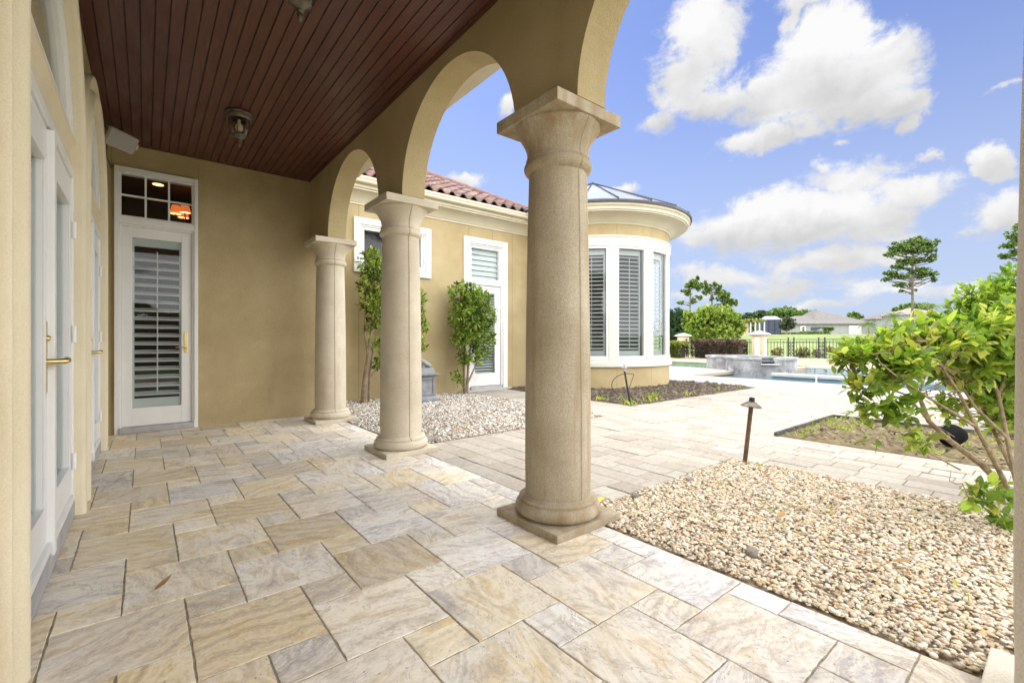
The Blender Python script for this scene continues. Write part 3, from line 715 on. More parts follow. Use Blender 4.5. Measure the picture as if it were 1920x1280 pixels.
# french doors in the side wall
DF = -.352
for di, (a, b) in enumerate(OPEN):
    c = (a+b)/2
    q = MB(); q.box(DF-.06, DF+.012, a+.002, a+.045, .1, 2.12); q.box(DF-.06, DF+.012, b-.045, b-.002, .1, 2.12); q.box(DF-.06, DF+.012, a+.045, b-.045, 2.065, 2.12)
    fd = build('french_door', q, 'white', house, bevel=.004)
    q = MB(); q.box(DF-.08, DF+.016, a+.001, b-.001, .004, .098); build('sill', q, 'sill', fd, bevel=.004)
    q = MB(); q.box(DF-.03, DF+.026, c-.03, c+.032, .085, 2.055); build('astragal', q, 'white', fd, bevel=.004)
    for (l0, l1) in ((a+.048, c-.031), (c+.033, b-.048)):
        q = MB(); st = .115; gz0, gz1 = .34, 1.88
        q.box(DF-.045, DF, l0, l0+st, .108, 2.06); q.box(DF-.045, DF, l1-st, l1, .108, 2.06)
        q.box(DF-.0445, DF-.0005, l0+st, l1-st, .108, gz0); q.box(DF-.0445, DF-.0005, l0+st, l1-st, gz1, 2.06)
        # drip rail and glazing bead
        q.box(DF-.001, DF+.018, l0+.002, l1-.002, .112, .15)
        for (u0, u1, v0, v1) in ((l0+st-.022, l0+st, gz0-.022, gz1+.022), (l1-st, l1-st+.022, gz0-.022, gz1+.022), (l0+st, l1-st, gz0-.022, gz0), (l0+st, l1-st, gz1, gz1+.022)):
            q.box(DF-.002, DF+.009, u0, u1, v0, v1)
        lf = build('door_leaf', q, 'white', fd, bevel=.003)
        q = MB(); q.box(DF-.026, DF-.020, l0+st-.005, l1-st+.005, gz0-.005, gz1+.005); build('glass', q, 'glass', fd)
        q = MB(); q.box(DF-.115, DF-.075, l0+.09, l0+.14, gz0-.05, gz1+.05); q.box(DF-.115, DF-.075, l1-.14, l1-.09, gz0-.05, gz1+.05)
        louvers(q, 'y', l0+.14, l1-.14, DF-.095, gz0, gz1, .085, .085, R(-35)); build('shutter', q, 'white_soft', fd)
        for hz in (.35, 1.12, 1.75):
            yy = b-.046 if l1 > c+.1 else a+.046
            q = MB(); q.tube([(DF+.016, yy, hz-.05), (DF+.016, yy, hz+.05)], .011, 10); build('hinge', q, 'white', fd, smooth=True)
    yy = c-.082
    q = MB(); q.box(DF, DF+.007, yy-.019, yy+.019, .84, 1.17); build('handle_plate', q, 'brass', fd, bevel=.004)
    q = MB(); q.tube([(DF+.005, yy, .985), (DF+.05, yy, .985), (DF+.066, yy+.012, .986), (DF+.070, yy+.05, .990), (DF+.068, yy+.08, .984), (DF+.058, yy+.115, .996)], [.014, .012, .013, .012, .010, .008], 12)
    build('door_handle', q, 'brass', fd, smooth=True)
    q = MB(); q.tube([(DF+.005, yy, 1.09), (DF+.018, yy, 1.09)], [.014, .012], 14); build('deadbolt', q, 'brass', fd, smooth=True)
    # panel between door and arched window
    q = MB(); q.prism([(LW-.05, 2.122), (LW+.006, 2.122), (LW+.006, 2.235), (LW+.03, 2.262), (LW+.03, 2.288), (LW-.05, 2.30)], a+.002, b-.002, 'y')
    # arched window
    r = (b-a)/2-.003; n = 40
    q2 = MB(); zb = 2.301
    th0 = math.asin((zb-ARC_Z)/r)
    def arcpts(rr):
        t0 = math.asin(min(1, (zb-ARC_Z)/rr)); return [(c-rr*math.cos(t0+(PI-2*t0)*i/n), ARC_Z+rr*math.sin(t0+(PI-2*t0)*i/n)) for i in range(n+1)]
    for (ro, ri, xa, xb) in ((r, r-.05, DF-.06, DF+.012), (r-.05, r-.085, DF-.05, DF-.006)):
        A, B = arcpts(ro), arcpts(ri)
        for i in range(n):
            for xx, fl_ in ((xb, 1),): q2.add([(xx, *A[i]), (xx, *A[i+1]), (xx, *B[i+1]), (xx, *B[i])], [(0, 1, 2, 3)])
            q2.add([(xa, *B[i]), (xa, *B[i+1]), (xb, *B[i+1]), (xb, *B[i])], [(0, 1, 2, 3)])
    q2.box(DF-.06, DF+.008, a+.09, b-.09, zb, zb+.05)
    aw = build('arched_window', q2, 'white', house, fixn=False)
    build('window_apron', q, 'stucco_trim', house, bevel=.003)
    B = arcpts(r-.06); q = MB(); q.add([(DF-.03, y_, z_) for y_, z_ in B], [tuple(range(len(B)))]); build('glass', q, 'glass', aw, fixn=False)
    q = MB(); q.box(DF-.14, DF-.13, a+.1, a+.55, zb, zb+.6); build('drape', q, 'cornice', aw)
    q = MB(); q.box(DF-.14, DF-.13, b-.55, b-.1, zb, zb+.6); build('drape', q, 'cornice', aw)
q = MB(); q.box(-2.0, -1.9, 1.6, 6.6, 0, 3.4); q.box(-1.9, -.6, 1.5, 1.6, 0, 3.4); q.box(-1.9, -.6, 6.6, 6.7, 0, 3.4); q.box(-1.9, -.6, 1.6, 6.6, 3.3, 3.4); q.box(-1.9, -.6, 1.6, 6.6, -.02, .0)
structure(build('hall_walls', q, 'room'))

# back door with transom
q = MB(); yf = BW
for (x0, x1, z0, z1) in ((DX0-.004, DX0+.036, .0, DZ+.006), (DX1-.036, DX1+.004, 0, DZ+.006), (DX0+.036, DX1-.036, DZ-.055, DZ+.006), (DX0+.036, DX1-.036, 2.435, 2.515)):
    q.box(x0, x1, yf-.034, yf+.10, z0, z1)
for (x0, x1, z0, z1) in ((DX0+.0365, DX0+.058, .04, 2.434), (DX1-.058, DX1-.0365, .04, 2.434), (DX0+.058, DX1-.058, 2.415, 2.434), (DX0+.0365, DX0+.058, 2.516, DZ-.056), (DX1-.058, DX1-.0365, 2.516, DZ-.056), (DX0+.058, DX1-.058, 3.015, DZ-.056), (DX0+.058, DX1-.058, 2.516, 2.535)):
    q.box(x0, x1, yf-.012, yf+.09, z0, z1)
bd = build('back_door', q, 'white', house, bevel=.004)
bd['label'] = 'white single door with glazed shutter panel and lit transom'
q = MB(); lx0, lx1 = DX0+.059, DX1-.059
q.box(lx0, -.118, yf+.012, yf+.055, .075, 2.413); q.box(.350, lx1, yf+.012, yf+.055, .075, 2.413)
q.box(-.118, .350, yf+.0125, yf+.0545, .075, .288); q.box(-.118, .350, yf+.0125, yf+.0545, 2.29, 2.413)
build('door_leaf', q, 'white', bd, bevel=.003)
q = MB(); q.box(-.122, .354, yf+.028, yf+.033, .285, 2.293); build('glass', q, 'glass', bd)
q = MB(); q.box(DX0+.058, DX1-.058, yf+.028, yf+.033, 2.535, 3.015); build('transom_glass', q, 'glass', bd)
q = MB(); q.box(DX0+.037, DX1-.037, yf-.06, yf+.09, .004, .072); build('threshold', q, 'sill', bd, bevel=.004)
q = MB(); q.box(-.12, -.098, yf+.05, yf+.085, .29, 2.29); q.box(.330, .352, yf+.05, yf+.085, .29, 2.29); q.box(-.098, .330, yf+.051, yf+.084, .29, .392); q.box(-.098, .330, yf+.051, yf+.084, 2.20, 2.29)
louvers(q, 'x', -.098, .330, yf+.072, .40, 2.195, .0998, .092, R(24), .011); q.tube([(.116, yf+.034, .46), (.116, yf+.034, 2.15)], .006, 6)
build('shutter', q, 'white_soft', bd)
q = MB()
for xm in (.006, .228): q.box(xm-.010, xm+.010, yf+.016, yf+.045, 2.535, 3.015)
for x0, x1 in ((DX0+.058, -.004), (.016, .218), (.238, DX1-.058)): q.box(x0, x1, yf+.0165, yf+.0445, 2.765, 2.785)
build('muntin', q, 'white', bd)
q = MB(); q.box(.376, .412, yf+.004, yf+.012, .93, 1.19); build('handle_plate', q, 'brass', bd, bevel=.004)
q = MB(); q.tube([(.394, yf+.006, 1.0), (.394, yf-.05, 1.0)], .011, 12); q.tube([(.398, yf-.05, 1.0), (.35, yf-.052, 1.003), (.29, yf-.05, .998)], [.010, .008, .006], 10);
build('door_handle', q, 'brass', bd, smooth=True)
q = MB(); q.tube([(.394, yf+.006, 1.13), (.394, yf-.012, 1.13)], .014, 12); build('deadbolt', q, 'brass', bd, smooth=True)
# room behind that door
q = MB(); q.box(-2.2, -2.1, 7.06, 10.6, 0, 3.7); q.box(1.9, 1.97, 7.06, 10.6, 0, 3.7); q.box(-2.1, 1.9, 10.5, 10.6, 0, 3.7); q.box(-2.1, 1.9, 7.06, 10.5, 3.62, 3.7); q.box(-2.1, 1.9, 7.06, 10.5, -.02, .0)
structure(build('room_walls', q, 'room'))
ch = thing('chandelier', 'lit chandelier with orange shades seen through the transom', 'chandelier', (.60, 9.0, 3.06))
q = MB(); q.tube([(.60, 9.0, 3.62), (.60, 9.0, 3.01)], .012, 8); q.tube([(.60, 9, 3.01), (.60, 9, 2.86)], [.05, .02], 10)
for k in range(6):
    a = k*PI/3; q.tube([(.60, 9.0, 3.01), (.6+.12*math.cos(a), 9+.12*math.sin(a), 2.92), (.6+.22*math.cos(a), 9+.22*math.sin(a), 3.02), (.6+.22*math.cos(a), 9+.22*math.sin(a), 3.09)], .009, 6)
build('chandelier_arms', q, 'iron', ch, smooth=True)
for k in range(6):
    a = k*PI/3; q = MB(); q.lathe([(.080, 3.09+.02*(k%2)), (.052, 3.21+.02*(k%2))], (.6+.22*math.cos(a), 9+.22*math.sin(a)), 16); build('lamp_shade', q, 'shade_lit', ch, smooth=True, fixn=False); q = MB(); q.lathe([(.001, 3.095), (.074, 3.096)], (.6+.22*math.cos(a), 9+.22*math.sin(a)), 12); build('lamp_bulb', q, 'lamp_lit', ch, fixn=False)
q = MB(); q.lathe([(.001, 3.612), (.075, 3.612), (.075, 3.619)], (.165, 9.38), 20); tag(build('recessed_light', q, 'lamp_lit', fixn=False), 'lit recessed downlight glimpsed through the transom panes', 'downlight')

# ---- ceiling lanterns
def lantern(y, label):
    x = .737
    t = thing('ceiling_lantern', label, 'ceiling light', (x, y, CEIL), 'lanterns under the wood ceiling')
    q = MB(); q.lathe([(.002, 3.36), (.122, 3.358), (.127, 3.350), (.122, 3.340), (.108, 3.335), (.104, 3.325), (.112, 3.318), (.108, 3.308), (.098, 3.300), (.092, 3.296)], (x, y), 32); build('canopy', q, 'bronze', t, smooth=True)
    q = MB(); q.lathe([(.094, 3.298), (.093, 3.26), (.088, 3.21), (.077, 3.165), (.062, 3.138)], (x, y), 24); build('glass_shade', q, 'lampglass', t, smooth=True, fixn=False)
    q = MB()
    for k in range(6):
        a = k*PI/3+.2; pts = [(x+(r+.002)*math.cos(a), y+(r+.002)*math.sin(a), z) for r, z in ((.094, 3.30), (.093, 3.26), (.088, 3.21), (.077, 3.165), (.062, 3.136))]; q.tube(pts, .0032, 6)
    build('glass_rib', q, 'bronze', t)
    q = MB(); q.lathe([(.064, 3.142), (.068, 3.136), (.062, 3.126), (.048, 3.118), (.030, 3.105), (.018, 3.094), (.022, 3.084), (.014, 3.074), (.019, 3.058), (.016, 3.040), (.006, 3.024), (.001, 3.018)], (x, y), 20); build('finial', q, 'bronze', t, smooth=True)
    q = MB(); q.lathe([(.012, 3.30), (.014, 3.27), (.030, 3.24), (.034, 3.215), (.026, 3.19), (.002, 3.18)], (x, y), 16); build('bulb', q, 'bulb', t, smooth=True)
lantern(5.285, 'small bronze glass lantern on the ceiling near the back door')
lantern(2.97, 'bronze lantern cut off by the top of the photo')

# ---- speaker
sp_ = thing('outdoor_speaker', 'beige outdoor speaker on a bracket in the ceiling corner', 'speaker', (-.20, 6.32, 3.18))
nrm = Vector((.42, -.80, -.50)).normalized(); rt_ = Vector((math.cos(YAW), -math.sin(YAW), 0)); u = (rt_*.88+Vector((0, 0, -.50))).normalized(); u = (u-nrm*u.dot(nrm)).normalized(); v = nrm.cross(u)
cen = at(229, 265, 4.72); mtx = Matrix(((u.x, v.x, nrm.x, cen.x), (u.y, v.y, nrm.y, cen.y), (u.z, v.z, nrm.z, cen.z), (0, 0, 0, 1)))
q = MB(); q.add([mtx @ Vector(p) for p in ((-.10, -.07, -.17), (.10, -.07, -.17), (.10, .07, -.17), (-.10, .07, -.17), (-.14, -.095, 0), (.14, -.095, 0), (.14, .095, 0), (-.14, .095, 0))], [(0, 3, 2, 1), (4, 5, 6, 7), (0, 1, 5, 4), (1, 2, 6, 5), (2, 3, 7, 6), (3, 0, 4, 7)])
body = build('speaker_body', q, 'speaker', sp_, bevel=.022)
q = MB(); q.box(-.128, .128, -.083, .083, -.002, .008, mtx); build('grille', q, 'grille', sp_, bevel=.006)
q = MB(); q.box(-.162, -.150, -.03, .03, -.14, -.03, mtx); q.box(.150, .162, -.03, .03, -.14, -.03, mtx); q.box(-.162, .162, -.03, .03, -.19, -.178, mtx); q.box(-.162, -.150, -.03, .03, -.178, -.12, mtx); q.box(.150, .162, -.03, .03, -.178, -.12, mtx)
q.tube([mtx @ Vector((0, 0, -.185)), Vector((-.36, 6.42, 3.22))], .016, 10); q.box(LW, LW+.012, 6.36, 6.48, 3.15, 3.29); build('bracket', q, 'speaker', sp_)
q = MB(); q.tube([mtx @ Vector((-.08, .02, -.16)), Vector((-.32, 6.5, 3.04)), Vector((-.29, 6.75, 3.0)), Vector((-.28, 6.92, 3.1))], .004, 6); build('cable', q, 'cable', sp_)

# ================================================================== HOUSE WING
WY = 8.2
wing = thing('house_wing', 'single storey tan house wing with barrel tile roof and white trim', 'house', (4.6, 8.4, 0))
WIN = (2.95, 4.47, 2.35, 3.30); DOR = (5.30, 6.43, 0.0, 3.29)
q = MB()
q.box(1.95, WIN[0], WY, WY+.15, 0, 3.66); q.box(WIN[0], WIN[1], WY, WY+.15, 0, WIN[2]); q.box(WIN[0], WIN[1], WY, WY+.15, WIN[3], 3.66)
q.box(WIN[1], DOR[0], WY, WY+.15, 0, 3.66); q.box(DOR[0], DOR[1], WY, WY+.15, DOR[3], 3.66); q.box(DOR[1], 8.4, WY, WY+.15, 0, 3.66)
q.box(1.975, 2.08, BW+.121, WY, 0, 3.66)
ww = build('wall', q, 'stucco', wing)
def joint_line(x, z0, z1): qj = MB(); qj.box(x-.004, x+.004, WY-.002, WY+.01, z0, z1); build('control_joint', qj, 'joint', ww)
joint_line(3.03, 0, WIN[2]-.02); joint_line(3.03, WIN[3]+.02, 3.57); joint_line(5.42, DOR[3]+.01, 3.57); joint_line(6.05, DOR[3]+.01, 3.57); joint_line(6.62, 0, 3.57)
# cornice + gutter
CP = [(0, 3.555), (-.018, 3.555), (-.018, 3.585), (-.035, 3.595), (-.05, 3.62), (-.09, 3.67), (-.15, 3.715), (-.22, 3.742), (-.27, 3.752), (-.27, 3.775), (-.30, 3.785), (-.30, 3.84), (0, 3.84)]
q = MB(); q.prism([(WY-.001+a, b) for a, b in CP], 2.082, 7.3, 'x'); build('cornice', q, 'cornice', wing, smooth=True, angle=25)
GP = [(-.302, 3.842), (-.37, 3.842), (-.395, 3.86), (-.405, 3.90), (-.42, 3.92), (-.42, 3.955), (-.405, 3.955), (-.40, 3.93), (-.31, 3.93), (-.302, 3.955)]
q = MB(); q.prism([(WY+a, b) for a, b in GP], 2.082, 6.85, 'x'); build('gutter', q, 'cornice', wing)
# barrel tile roof
rx0, rx1, pitch = 2.085, 6.95, .5; ey, ez = WY-.40, 3.965; tw = .26; tl = .33; ridge_y = 11.3
q = MB(); nrow = int((ridge_y-ey)/(tl*math.cos(math.atan(pitch))))
rr = random.Random(4)
for r_ in range(nrow+1):
    y0 = ey+r_*tl*.894; y1 = y0+tl*.95
    nt_ = int((rx1-rx0)/tw)
    for t_ in range(nt_):
        xc = rx0+(t_+.5)*tw
        if xc > rx1-.0-(y0-ey)*.55 + .4: continue
        base = rr.choice([(.15, .08, .065), (.185, .105, .085), (.12, .068, .056), (.21, .13, .11), (.10, .06, .052)]); vs = []; ns = 12
        for (yy, lift) in ((y0, .045), (y1, .012)):
            for k in range(ns+1):
                f = k/ns; xx = xc-tw/2+tw*f
                zz = .068*math.sin(PI*min(1, f/.62)) if f < .62 else -.022*math.sin(PI*(f-.62)/.38)
                vs.append((xx, yy, ez+(yy-ey)*pitch+zz+lift))
        m_ = ns+1
        fs = [(k, k+1, m_+k+1, m_+k) for k in range(ns)]
        # front lip
        for k in range(ns+1): vs.append((vs[k][0], vs[k][1]+.004, vs[k][2]-.032))
        fs += [(2*m_+k, 2*m_+k+1, k+1, k) for k in range(ns)]
        q.add(vs, fs, tuple(rr.gauss(1, .08)*c_ for c_ in base))
build('tile_roof', q, 'rooftile', wing, smooth=True, angle=50, fixn=False)
q = MB(); q.add([(rx0, ey+.02, ez-.01), (rx1, ey+.02, ez-.01), (rx1-1.9, ridge_y, ez+(ridge_y-ey)*pitch-.01), (rx0, ridge_y, ez+(ridge_y-ey)*pitch-.01), (rx0, ridge_y+3.5, ez), (rx1+2, ridge_y+3.5, ez)], [(0, 1, 2, 3), (3, 2, 5, 4), (1, 5, 2)])
q.box(-2.2, 2.08, 7.06, 11, 3.72, 3.85); build('roof_deck', q, 'metaledge', wing, fixn=False)
q = MB(); q.tube([(rx1+.02, ey+.1, ez+.09), (rx1-1.9, ridge_y, ez+(ridge_y-ey)*pitch+.08)], .09, 10); q.tube([(rx0, ridge_y, ez+(ridge_y-ey)*pitch+.08), (rx1-1.9, ridge_y, ez+(ridge_y-ey)*pitch+.08)], .09, 10); build('ridge_cap', q, mat_var('ridge_tile', (.13, .075, .065), (.2, .12, .10), 5, .8), wing, smooth=True)

def trim_frame(q, x0, x1, z0, z1, w, y0, y1, bottom=True):
    q.box(x0, x0+w, y0, y1, z0, z1); q.box(x1-w, x1, y0, y1, z0, z1); q.box(x0+w, x1-w, y0, y1, z1-w, z1)
    if bottom: q.box(x0+w, x1-w, y0, y1, z0, z0+w)
x0, x1, z0, z1 = WIN
q = MB(); trim_frame(q, x0-.02, x1+.02, z0-.02, z1+.02, .115, WY-.045, WY+.10)
trim_frame(q, x0+.096, x1-.096, z0+.096, z1-.096, .032, WY-.018, WY+.09); trim_frame(q, x0+.129, x1-.129, z0+.129, z1-.129, .055, WY+.004, WY+.08)
ww = build('window', q, 'white', wing, bevel=.005); ww['label'] = 'wide high window half hidden behind the middle column'
q = MB(); q.box(x0+.18, x1-.18, WY+.03, WY+.036, z0+.18, z1-.18); build('pane', q, 'glass', ww)
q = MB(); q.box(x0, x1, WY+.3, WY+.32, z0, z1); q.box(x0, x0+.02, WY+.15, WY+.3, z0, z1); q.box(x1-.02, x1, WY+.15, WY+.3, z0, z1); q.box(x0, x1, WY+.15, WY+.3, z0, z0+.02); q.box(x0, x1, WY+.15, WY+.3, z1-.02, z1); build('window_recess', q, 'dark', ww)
x0, x1, z0, z1 = DOR
q = MB(); trim_frame(q, x0-.02, x1+.02, 0, z1+.02, .125, WY-.05, WY+.10, False)
trim_frame(q, x0+.106, x1-.106, .06, z1-.106, .035, WY-.02, WY+.09, False); q.box(x0+.142, x1-.142, WY-.018, WY+.09, 2.30, 2.38)
trim_frame(q, x0+.142, x1-.142, 2.381, z1-.142, .05, WY+.004, WY+.08)
wd = build('wing_door', q, 'white', wing, bevel=.005); wd['label'] = 'white door with blinds and transom behind the rounded shrub'
q = MB(); lx0, lx1 = x0+.145, x1-.145
q.box(lx0, lx0+.15, WY+.02, WY+.07, .09, 2.295); q.box(lx1-.15, lx1, WY+.02, WY+.07, .09, 2.295); q.box(lx0+.15, lx1-.15, WY+.021, WY+.069, .09, .36); q.box(lx0+.15, lx1-.15, WY+.021, WY+.069, 2.13, 2.295); build('door_leaf', q, 'white', wd, bevel=.004)
q = MB(); q.box(lx0+.14, lx1-.14, WY+.035, WY+.04, .35, 2.14); build('glass', q, 'glass', wd)
q = MB(); q.box(x0+.18, x1-.18, WY+.03, WY+.036, 2.42, z1-.18); build('transom_glass', q, 'glass', wd)
q = MB(); louvers(q, 'x', lx0+.1, lx1-.1, WY+.12, .34, 2.15, .062, .06, R(28)); build('blind', q, 'white_soft', wd); q = MB(); louvers(q, 'x', x0+.17, x1-.17, WY+.12, 2.40, z1-.15, .115, .112, R(68)); build('blind', q, 'white_soft', wd)
q = MB(); q.box(lx0, lx1, WY-.06, WY+.08, .02, .085); build('threshold', q, 'sill', wd)
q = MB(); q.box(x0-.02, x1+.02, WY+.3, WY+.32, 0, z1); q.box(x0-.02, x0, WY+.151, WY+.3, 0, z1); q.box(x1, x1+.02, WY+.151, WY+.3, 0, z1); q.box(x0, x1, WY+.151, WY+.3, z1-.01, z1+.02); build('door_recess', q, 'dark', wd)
q = MB(); q.box(5.25, 6.5, 7.98, 8.14, 0.0, .03); build('step', q, 'coping', wing)

# ================================================================== ROUND BAY
BC = (9.09, 7.93); BR = 1.90
bay = thing('round_bay', 'round bay with tall shuttered windows and conical metal roof', 'turret', (BC[0], BC[1], 0))
A0, A1 = R(170), R(395)
def arc(prof, mat, name, parent, **kw):
    q = MB(); q.lathe(prof, BC, 120, A0, A1); return build(name, q, mat, parent, smooth=True, angle=30, fixn=False, **kw)
arc([(BR, 0), (BR, .505)], 'stucco', 'base_wall', bay)
arc([(BR+.0, .50), (BR+.06, .505), (BR+.06, .60), (BR+.045, .612), (BR+.045, .655), (BR+.02, .66), (BR-.1, .66)], 'baytrim', 'sill_band', bay)
arc([(BR-.1, 3.16), (BR+.035, 3.16), (BR+.035, 3.345), (BR+.05, 3.355), (BR+.05, 3.39), (BR, 3.395)], 'baytrim', 'head_band', bay)
arc([(BR, 3.394), (BR, 3.665)], 'stucco', 'frieze', bay)
arc([(BR, 3.64), (BR+.02, 3.64), (BR+.03, 3.665), (BR+.05, 3.675), (BR+.09, 3.72), (BR+.16, 3.765), (BR+.26, 3.80), (BR+.37, 3.815), (BR+.41, 3.82), (BR+.41, 3.845), (BR+.44, 3.85), (BR+.44, 3.90), (BR+.47, 3.92), (BR+.485, 3.935), (BR+.485, 3.985), (BR+.3, 3.99)], 'cornice', 'cornice', bay)
arc([(BR+.40, 3.975), (BR+.525, 3.975), (BR+.525, 4.02), (BR+.50, 4.045)], 'metaledge', 'roof_edge', bay)
APEX = (BC[0], BC[1], 5.17)
q = MB(); q.lathe([(BR+.51, 4.04), (.001, 5.17)], BC, 20, R(0), R(360)); cone = build('cone_roof', q, 'metalroof', bay, fixn=False)
q = MB()
for k in range(20):
    a = 2*PI*k/20; p0 = Vector((BC[0]+(BR+.515)*math.cos(a), BC[1]+(BR+.515)*math.sin(a), 4.055)); q.tube([p0, Vector(APEX)+Vector((.03*math.cos(a), .03*math.sin(a), .01))], [.017, .013], 4)
q.lathe([(.07, 5.12), (.05, 5.19), (.001, 5.21)], BC, 12); build('standing_seam', q, 'metaledge', cone)
def ang_of(px):
    d = at(px, 638.5, 1.0); d = Vector((d.x, d.y)).normalized(); o = Vector((-BC[0], -BC[1])); b_ = o.dot(d); disc = b_*b_-(o.dot(o)-BR*BR); t = -b_-math.sqrt(max(0, disc)); p = d*t-Vector(BC); return math.atan2(p.y, p.x)
wc = (ang_of(1160)+ang_of(1207))/2; hw = abs(ang_of(1207)-ang_of(1160))/2
pit_ = (ang_of(1240)-wc) if False else None
PIT = R(27.6)
HWA = hw+.0
for k in range(-4, 3):
    ac = wc+k*PIT
    if not (A0-2*PI+.15 < ac < A1-2*PI-.1): continue
    q = MB(); Ro = BR+.005
    def V2(r, a, z): return (BC[0]+r*math.cos(a), BC[1]+r*math.sin(a), z)
    def sect(q, r0, r1, a0, a1, z0, z1, n=4):
        q.lathe([(r0, z0), (r1, z0), (r1, z1), (r0, z1), (r0, z0)], BC, n, a0, a1)
        for a in (a0, a1):
            q.add([V2(r0, a, z0), V2(r1, a, z0), V2(r1, a, z1), V2(r0, a, z1)], [(0, 1, 2, 3)])
    fw = .055/BR
    sect(q, BR-.07, BR+.022, ac-HWA-fw, ac-HWA, .662, 3.158); sect(q, BR-.07, BR+.022, ac+HWA, ac+HWA+fw, .662, 3.158)
    sect(q, BR-.07, BR+.020, ac-HWA, ac+HWA, .662, .742, 8); sect(q, BR-.07, BR+.020, ac-HWA, ac+HWA, 3.105, 3.158, 8)
    w_ = build('bay_window', q, 'baywhite', bay, fixn=True)
    # flanking post
    q = MB(); sect(q, BR-.07, BR+.034, ac+HWA+fw+.001, ac+PIT-HWA-fw-.001, .661, 3.159, 8)
    build('window_post', q, 'baytrim', bay, fixn=True)
    q = MB(); q.lathe([(BR-.025, .74), (BR-.025, 3.11)], BC, 1, ac-HWA, ac+HWA); build('pane', q, 'bayglass', w_, fixn=False)
    q = MB(); rl = BR-.13; tx = Vector((-math.sin(ac), math.cos(ac), 0)); nr = Vector((math.cos(ac), math.sin(ac), 0)); half = rl*math.sin(HWA)*1.0
    cpt = Vector((BC[0], BC[1], 0))+nr*(rl*math.cos(HWA))
    m0 = Matrix(((tx.x, nr.x, 0, cpt.x), (tx.y, nr.y, 0, cpt.y), (0, 0, 1, 0), (0, 0, 0, 1)))
    n_ = 24; pz = (2.98-.86)/n_
    for i in range(n_):
        zz = .86+pz*(i+.5); q.box(-half+.03, half-.03, -.04, .04, -.005, .005, m0 @ Matrix.Translation((0, 0, zz)) @ Matrix.Rotation(R(-24), 4, 'X'))
    q.box(-half, -half+.035, -.02, .02, .74, 3.11, m0); q.box(half-.035, half, -.02, .02, .74, 3.11, m0); q.box(-half+.035, half-.035, -.019, .019, .74, .855, m0); q.box(-half+.035, half-.035, -.019, .019, 2.985, 3.11, m0); q.box(-.006, .006, .04, .052, .9, 2.95, m0)
    build('shutter', q, 'white_soft', w_)
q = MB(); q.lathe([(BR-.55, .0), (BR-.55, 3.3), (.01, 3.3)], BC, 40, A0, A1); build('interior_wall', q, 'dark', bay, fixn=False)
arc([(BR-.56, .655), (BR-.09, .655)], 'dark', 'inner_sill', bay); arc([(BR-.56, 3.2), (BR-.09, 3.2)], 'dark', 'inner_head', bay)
for k in range(-4, 4):
    a = wc+(k+.5)*PIT+R(3)
    for (z0, z1) in ((3.395, 3.64), (0.0, .50)):
        q = MB(); q.add([V2(BR+.002, a-.0022, z0), V2(BR+.002, a+.0022, z0), V2(BR+.002, a+.0022, z1), V2(BR+.002, a-.0022, z1)], [(0, 1, 2, 3)])
        build('control_joint', q, 'joint', bay, fixn=False)

# ================================================================== BEDS, PEBBLES
q = MB(); q.box(2.09, 4.24, -4, 1.985, -.2, -.010); structure(build('pebble_bed', q, 'soil'))
q = MB(); q.box(2.09, 5.18, 4.25, 8.199, -.2, -.010); structure(build('gravel_bed', q, 'soil'))
iv, if_ = ico(2); iv1, if1 = ico(1)
def pebbles(name, n, x0, x1, y0, y1, smin, smax, pal, sub, flat, label, keep, zlift=.0):
    pos = np.stack([RNG.uniform(x0, x1, n), RNG.uniform(y0, y1, n), np.zeros(n)], 1)
    ok = keep(pos); pos = pos[ok]; n = len(pos)
    s = smin*(smax/smin)**(RNG.random(n)**1.9)
    scl = np.stack([s*RNG.uniform(.9, 1.35, n), s*RNG.uniform(.75, 1.0, n), s*flat*RNG.uniform(.75, 1.2, n)], 1)
    pos[:, 2] = zlift+RNG.uniform(-.4, 1.0, n)*s*.55
    tv_, tf_ = (iv, if_) if sub == 2 else (iv1, if1)
    V, F = scatter(tv_, tf_, pos, rotmats(n, .45), scl)
    V += RNG.normal(0, 1, V.shape)*np.repeat(s, len(tv_))[:, None]*(.035 if sub == 2 else .13)
    C = np.repeat(pick(pal, n, .10), len(tv_), 0)
    return stuff(np_mesh(name, V, F, C, 'pebble', smooth=(sub == 2)), label)
def away_plinths(p):
    ok = np.ones(len(p), bool)
    for y in COLY: ok &= ~((np.abs(p[:, 0]-CX) < .275) & (np.abs(p[:, 1]-y) < .275))
    return ok
PALN = [(.54, .45, .32), (.62, .55, .43), (.58, .49, .36), (.50, .39, .24), (.66, .61, .51), (.46, .36, .25), (.56, .45, .33), (.38, .30, .21), (.44, .40, .34), (.64, .57, .44), (.52, .38, .20), (.59, .52, .41)]
pebbles('pebbles', 32000, 2.10, 4.215, -.75, 1.965, .0055, .0150, PALN, 2, .58, 'rounded cream and tan river pebbles beside the patio', away_plinths, .004)
PALF = [(.60, .57, .52), (.66, .64, .60), (.52, .48, .42), (.44, .38, .31), (.68, .66, .63), (.34, .30, .25), (.38, .27, .16), (.58, .53, .46), (.24, .20, .17), (.62, .60, .56)]
pebbles('white_gravel', 26000, 2.10, 5.16, 4.27, 8.16, .007, .021, PALF, 1, .7, 'white and tan gravel between the columns and the house wing', away_plinths, .003)

